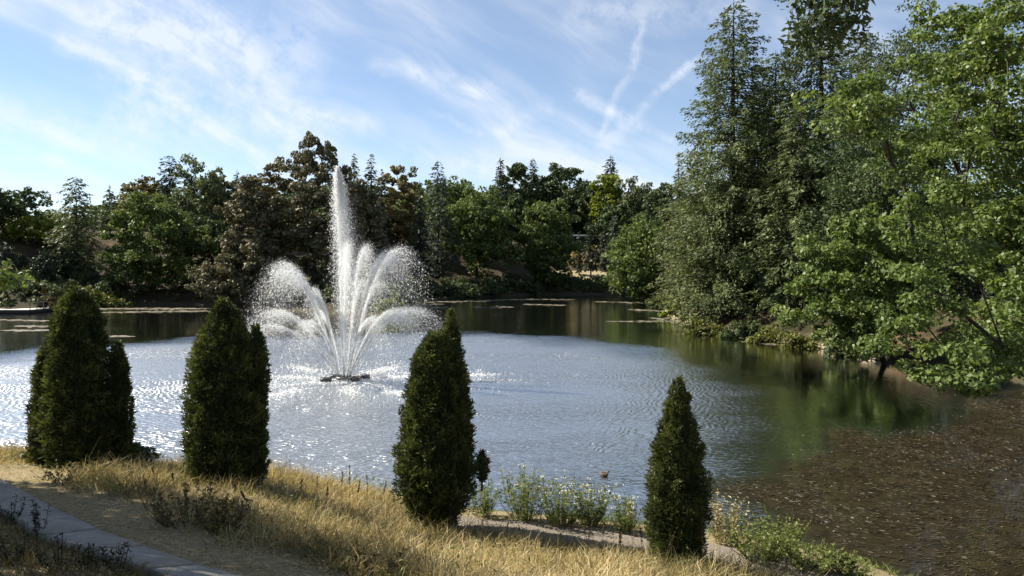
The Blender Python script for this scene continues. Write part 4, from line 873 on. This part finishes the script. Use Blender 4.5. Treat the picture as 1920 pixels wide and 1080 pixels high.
# junipers
def juniper(label, px, base, prof, lobes=(), lean=0.0, tip=None):
    """prof: (photo y, half width px) from base to top; lobes: further (px, prof) columns of the same plant"""
    q = hit(px, base-3); Y = q[1]; k = pxsize(Y); z0 = gz(q[0], Y); r = empty('juniper', (q[0], Y, z0), label, 'juniper')
    allP = []; allD = []; allV = []; cores = []
    for (cx, cy, pf, wt) in [(px, 0.0, prof, 1.0)]+list(lobes):
        zs = np.array([(base-a)*k*1.01 for a, _ in pf]); rs = np.array([b*k*.87 for _, b in pf]); o = np.argsort(zs); zs, rs = zs[o], rs[o]; ox = (cx-px)*k
        area = np.trapz(rs, zs)*6.28; n = int(area*1400*(13.0/Y)**2)
        zg = np.linspace(zs[0], zs[-1], 200); pg = np.interp(zg, zs, rs)+.05; z_ = rng.choice(zg, n, p=pg/pg.sum())+rng.normal(0, .01, n)
        a = rng.uniform(0, 6.28, n); rr = np.interp(z_, zs, rs)
        lump = 1+.06*np.sin(a*5+z_*2.1)+.05*np.sin(a*9-z_*5.3+1)+.045*np.sin(a*3+z_*9)+.04*np.sin(z_*14+a*2)
        rad_ = rr*lump*np.where(rng.uniform(size=n) < .06, rng.uniform(1.0, 1.08, n), rng.uniform(.74, 1.0, n))-.02; rad_ = np.maximum(rad_, 0)
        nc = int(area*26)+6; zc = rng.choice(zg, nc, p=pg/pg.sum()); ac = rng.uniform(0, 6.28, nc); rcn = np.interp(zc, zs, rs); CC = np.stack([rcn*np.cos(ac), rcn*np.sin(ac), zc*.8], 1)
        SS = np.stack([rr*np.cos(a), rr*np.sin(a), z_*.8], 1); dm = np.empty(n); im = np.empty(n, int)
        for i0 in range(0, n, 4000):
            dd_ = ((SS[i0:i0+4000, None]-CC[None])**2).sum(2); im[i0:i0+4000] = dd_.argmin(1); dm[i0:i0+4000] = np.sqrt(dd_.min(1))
        rad_ = rad_-np.minimum(dm*.45, .12)+rng.uniform(-.03, .07, nc)[im]+.03; rad_ = np.maximum(rad_, 0); allV.append(rng.uniform(0, 1, nc)[im]*.55-dm*1.0+.15)  # needles darken away from clump centres: shade of the gaps put into colour
        P = np.stack([ox+rad_*np.cos(a)+lean*z_, cy+rad_*np.sin(a)*.95, z_], 1); D = unit(np.stack([np.cos(a), np.sin(a), np.full(n, .9)], 1)+rng.normal(size=(n, 3))*.35)
        allP.append(P); allD.append(D)
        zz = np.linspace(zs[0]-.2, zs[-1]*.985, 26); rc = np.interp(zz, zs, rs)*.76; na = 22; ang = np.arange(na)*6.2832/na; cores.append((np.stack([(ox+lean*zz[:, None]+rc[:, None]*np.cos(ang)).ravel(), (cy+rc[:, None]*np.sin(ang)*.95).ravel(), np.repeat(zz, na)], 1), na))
    P = np.concatenate(allP); D = np.concatenate(allD); n = len(P); tv = np.concatenate(allV)
    Pq = np.repeat(P, 3, 0); Dq = unit(np.repeat(D, 3, 0)+rng.normal(size=(3*n, 3))*.5); l = rng.uniform(.05, .115, 3*n)*Y/13
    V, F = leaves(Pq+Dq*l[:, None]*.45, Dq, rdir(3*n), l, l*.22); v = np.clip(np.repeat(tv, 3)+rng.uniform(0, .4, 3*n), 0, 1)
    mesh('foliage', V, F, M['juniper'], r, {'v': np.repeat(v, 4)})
    CV = []; CF = []; o = 0
    for cv, na in cores:
        nr = len(cv)//na; CV.append(cv)
        for i in range(nr-1):
            for j in range(na): CF.append((o+i*na+j, o+i*na+(j+1) % na, o+(i+1)*na+(j+1) % na, o+(i+1)*na+j))
        o += len(cv)
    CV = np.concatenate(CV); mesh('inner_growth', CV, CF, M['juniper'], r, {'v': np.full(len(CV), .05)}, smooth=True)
    segs = [([np.array([rng.normal()*.05, rng.normal()*.05, -.15]), np.array([rng.normal()*.12, rng.normal()*.12, .5]), np.array([rng.normal()*.1, rng.normal()*.1, 1.2])], [.06, .045, .03]) for _ in range(4)]
    tv_, tf = tubes(segs, 5); mesh('stem', tv_, tf, M['bark'], r, smooth=True)
    return r
juniper('widest juniper at far left, three fused columns', 150, 882, [(885, 52), (840, 66), (760, 66), (690, 60), (630, 50), (590, 40), (565, 26), (548, 6)],
        [(83, .25, [(872, 34), (820, 40), (760, 33), (700, 26), (660, 12), (648, 2)], 1), (214, .3, [(878, 20), (820, 24), (740, 22), (690, 15), (650, 4)], 1)])
juniper('broad dense juniper second from left', 424, 908, [(910, 60), (880, 74), (820, 79), (760, 78), (700, 72), (660, 62), (630, 46), (600, 27), (580, 14), (566, 4)], [(478, .2, [(905, 14), (800, 20), (720, 22), (660, 18), (618, 4)], 1)])
juniper('teardrop juniper with two tips in the middle', 818, 1003, [(1004, 22), (985, 42), (950, 64), (910, 78), (870, 82), (820, 74), (760, 63), (700, 52), (660, 40), (640, 28), (628, 8)],
        [(846, .05, [(860, 46), (760, 38), (690, 28), (650, 20), (620, 11), (600, 6), (586, 2)], 1), (905, -.1, [(905, 3), (888, 9), (874, 12), (858, 7), (848, 2)], 1)])
juniper('slim pointed juniper on the right of the bank', 1268, 1066, [(1068, 42), (1030, 56), (980, 62), (930, 63), (890, 57), (850, 49), (810, 40), (775, 29), (750, 17), (730, 8), (712, 2)], lean=.01)

# dark dry seed stalks standing in the meadow
def stalk(px, py, hpx, lb):
    q = hit(px, py); k = pxsize(q[1]); h = hpx*k*1.3; r = empty('seed_stalk', (q[0], q[1], q[2]), lb, 'weed stalk', 'dark seed stalks standing in the dry grass')
    ln = rng.normal(0, .16, 2)*h; h *= rng.uniform(.75, 1.25); pts = np.array([[0, 0, -.03], [ln[0]*.4, ln[1]*.4, h*.5], [ln[0], ln[1], h]]); tv, tf = tubes([(pts, [.005, .004, .003])], 4); mesh('stem', tv, tf, M['seed'], r, {'v': np.full(len(tv), .3)})
    n = int(rng.integers(70, 150)); u = rng.uniform(rng.uniform(.5, .75), 1.04, n); C = np.stack([np.interp(u, [0, .5, 1], pts[:, i]) for i in range(3)], 1)+rng.normal(size=(n, 3))*np.array([.02, .02, .012])*(1.35-u[:, None]); l = rng.uniform(.014, .034, n)
    V, F = leaves(C, rdir(n)+np.array([0, 0, 1.0]), rdir(n), l, l*.7); mesh('seed_head', V, F, M['seed'], r, {'v': np.repeat(rng.uniform(0, 1, n), 4)}, kind='stuff')
for px, py, hp in [(1066, 1040, 62), (1098, 1060, 70), (1110, 1062, 82), (1128, 1050, 60), (1183, 1078, 95), (1158, 1082, 60), (985, 1050, 62), (1000, 1062, 66), (1040, 1072, 50), (1205, 1050, 55), (1240, 1076, 60), (1318, 1078, 66), (1375, 1062, 60), (1412, 1070, 55), (655, 965, 60), (668, 955, 50), (690, 965, 48), (712, 985, 60), (745, 985, 45),
                   (640, 945, 46), (595, 940, 40), (610, 985, 52), (560, 960, 46), (470, 965, 48), (505, 935, 40), (440, 940, 36), (860, 1010, 44), (905, 1040, 50), (940, 1035, 46), (1160, 1030, 40), (880, 985, 36), (300, 915, 34), (330, 930, 36)]:
    stalk(px, py, hp, 'dark dry seed stalk in the straw grass '+('near the second juniper' if px < 530 else 'between second and third juniper' if px < 760 else 'just right of the middle juniper' if px < 960 else 'left of the right-hand juniper by the gravel' if px < 1175 else 'at the foot of the right-hand juniper' if px < 1330 else 'right of the right-hand juniper'))
def weedplant(px, py, hpx, lb):
    q = hit(px, py); h = hpx*pxsize(q[1]); clump(lb, q[0], q[1], h, .10+.12*h, 7, 0, 'darkweed', 'dark_weed', None, 34, .55)
for px, py, hp, lb in [(75, 1010, 75, 'tall dark weed beside the paved path, uppermost of three'), (40, 1060, 70, 'dark leafy weed at the lower left corner'), (110, 1070, 70, 'dark leafy weed right of the corner one in the shaded grass'),
                       (222, 1078, 62, 'dark thin weed in front of the slabs near the bottom edge'), (20, 985, 45, 'small dark weed at the left edge by the slabs'), (165, 1072, 45, 'low dark weed between the two taller ones at bottom left')]: weedplant(px, py, hp, lb)
def bramble(px, py, hpx, wp, lb):
    q = hit(px, py); k = pxsize(q[1]); clump(lb, q[0], q[1], hpx*k, wp*k/2, 34, 0, 'heath', 'dry_scrub', None, 16)
bramble(350, 985, 75, 120, 'brown twiggy scrub in front of the second juniper'); bramble(420, 1000, 60, 70, 'smaller brown scrub right of the twiggy one'); bramble(130, 905, 30, 90, 'dry scrub at the foot of the first juniper'); bramble(690, 1078, 40, 110, 'dark low scrub at the bottom edge left of the middle juniper')

# duck
def duck():
    p = on_z(1133, 893); r = empty('duck', (p[0], p[1], 0), 'small brown duck swimming alone on the blue water', 'duck'); r.rotation_euler = (0, 0, math.radians(-35))
    prof = [(-.20, .012, .10), (-.17, .03, .095), (-.12, .065, .075), (-.05, .088, .060), (.03, .090, .058), (.09, .072, .062), (.125, .045, .085), (.135, .034, .125), (.14, .031, .155), (.155, .038, .185), (.175, .036, .195), (.195, .022, .192), (.205, .008, .188)]
    V = []; n = 12
    for i, (x_, r_, z_) in enumerate(prof):
        tl = (.0 if i < 6 else min(1, (i-5)/3))*(1 if i < 10 else .5)
        for k_ in range(n):
            a = k_*6.2832/n; V.append((x_-tl*r_*math.sin(a)*.8, r_*math.cos(a), z_+r_*.85*math.sin(a)*(1-.6*tl)))
    F = [(i*n+k_, i*n+(k_+1) % n, (i+1)*n+(k_+1) % n, (i+1)*n+k_) for i in range(len(prof)-1) for k_ in range(n)]
    mesh('body', V, F, plain('duck_plumage', (.045, .030, .020), (.12, .085, .058), 22, .7, .3), r, smooth=True)
    bv, bf = tubes([([(.198, 0, .188), (.225, 0, .182), (.245, 0, .180)], [.012, .010, .006])], 6); mesh('bill', bv, bf, M['darkwood'], r)
    wv, wf_ = tubes([([(-.17, 0, .10), (-.05, .0, .125), (.06, 0, .12)], [.02, .062, .03])], 8); wv[:, 2] = wv[:, 2]*.9+.012; mesh('wing', wv, wf_, M['seed'], r, {'v': np.full(len(wv), .8)}, smooth=True)
    for s in (-1, 1): e_v, e_f = tubes([([(.168, s*.03, .197), (.172, s*.036, .197)], [.006, .004])], 6); mesh('eye', e_v, e_f, M['float'], r)
duck()
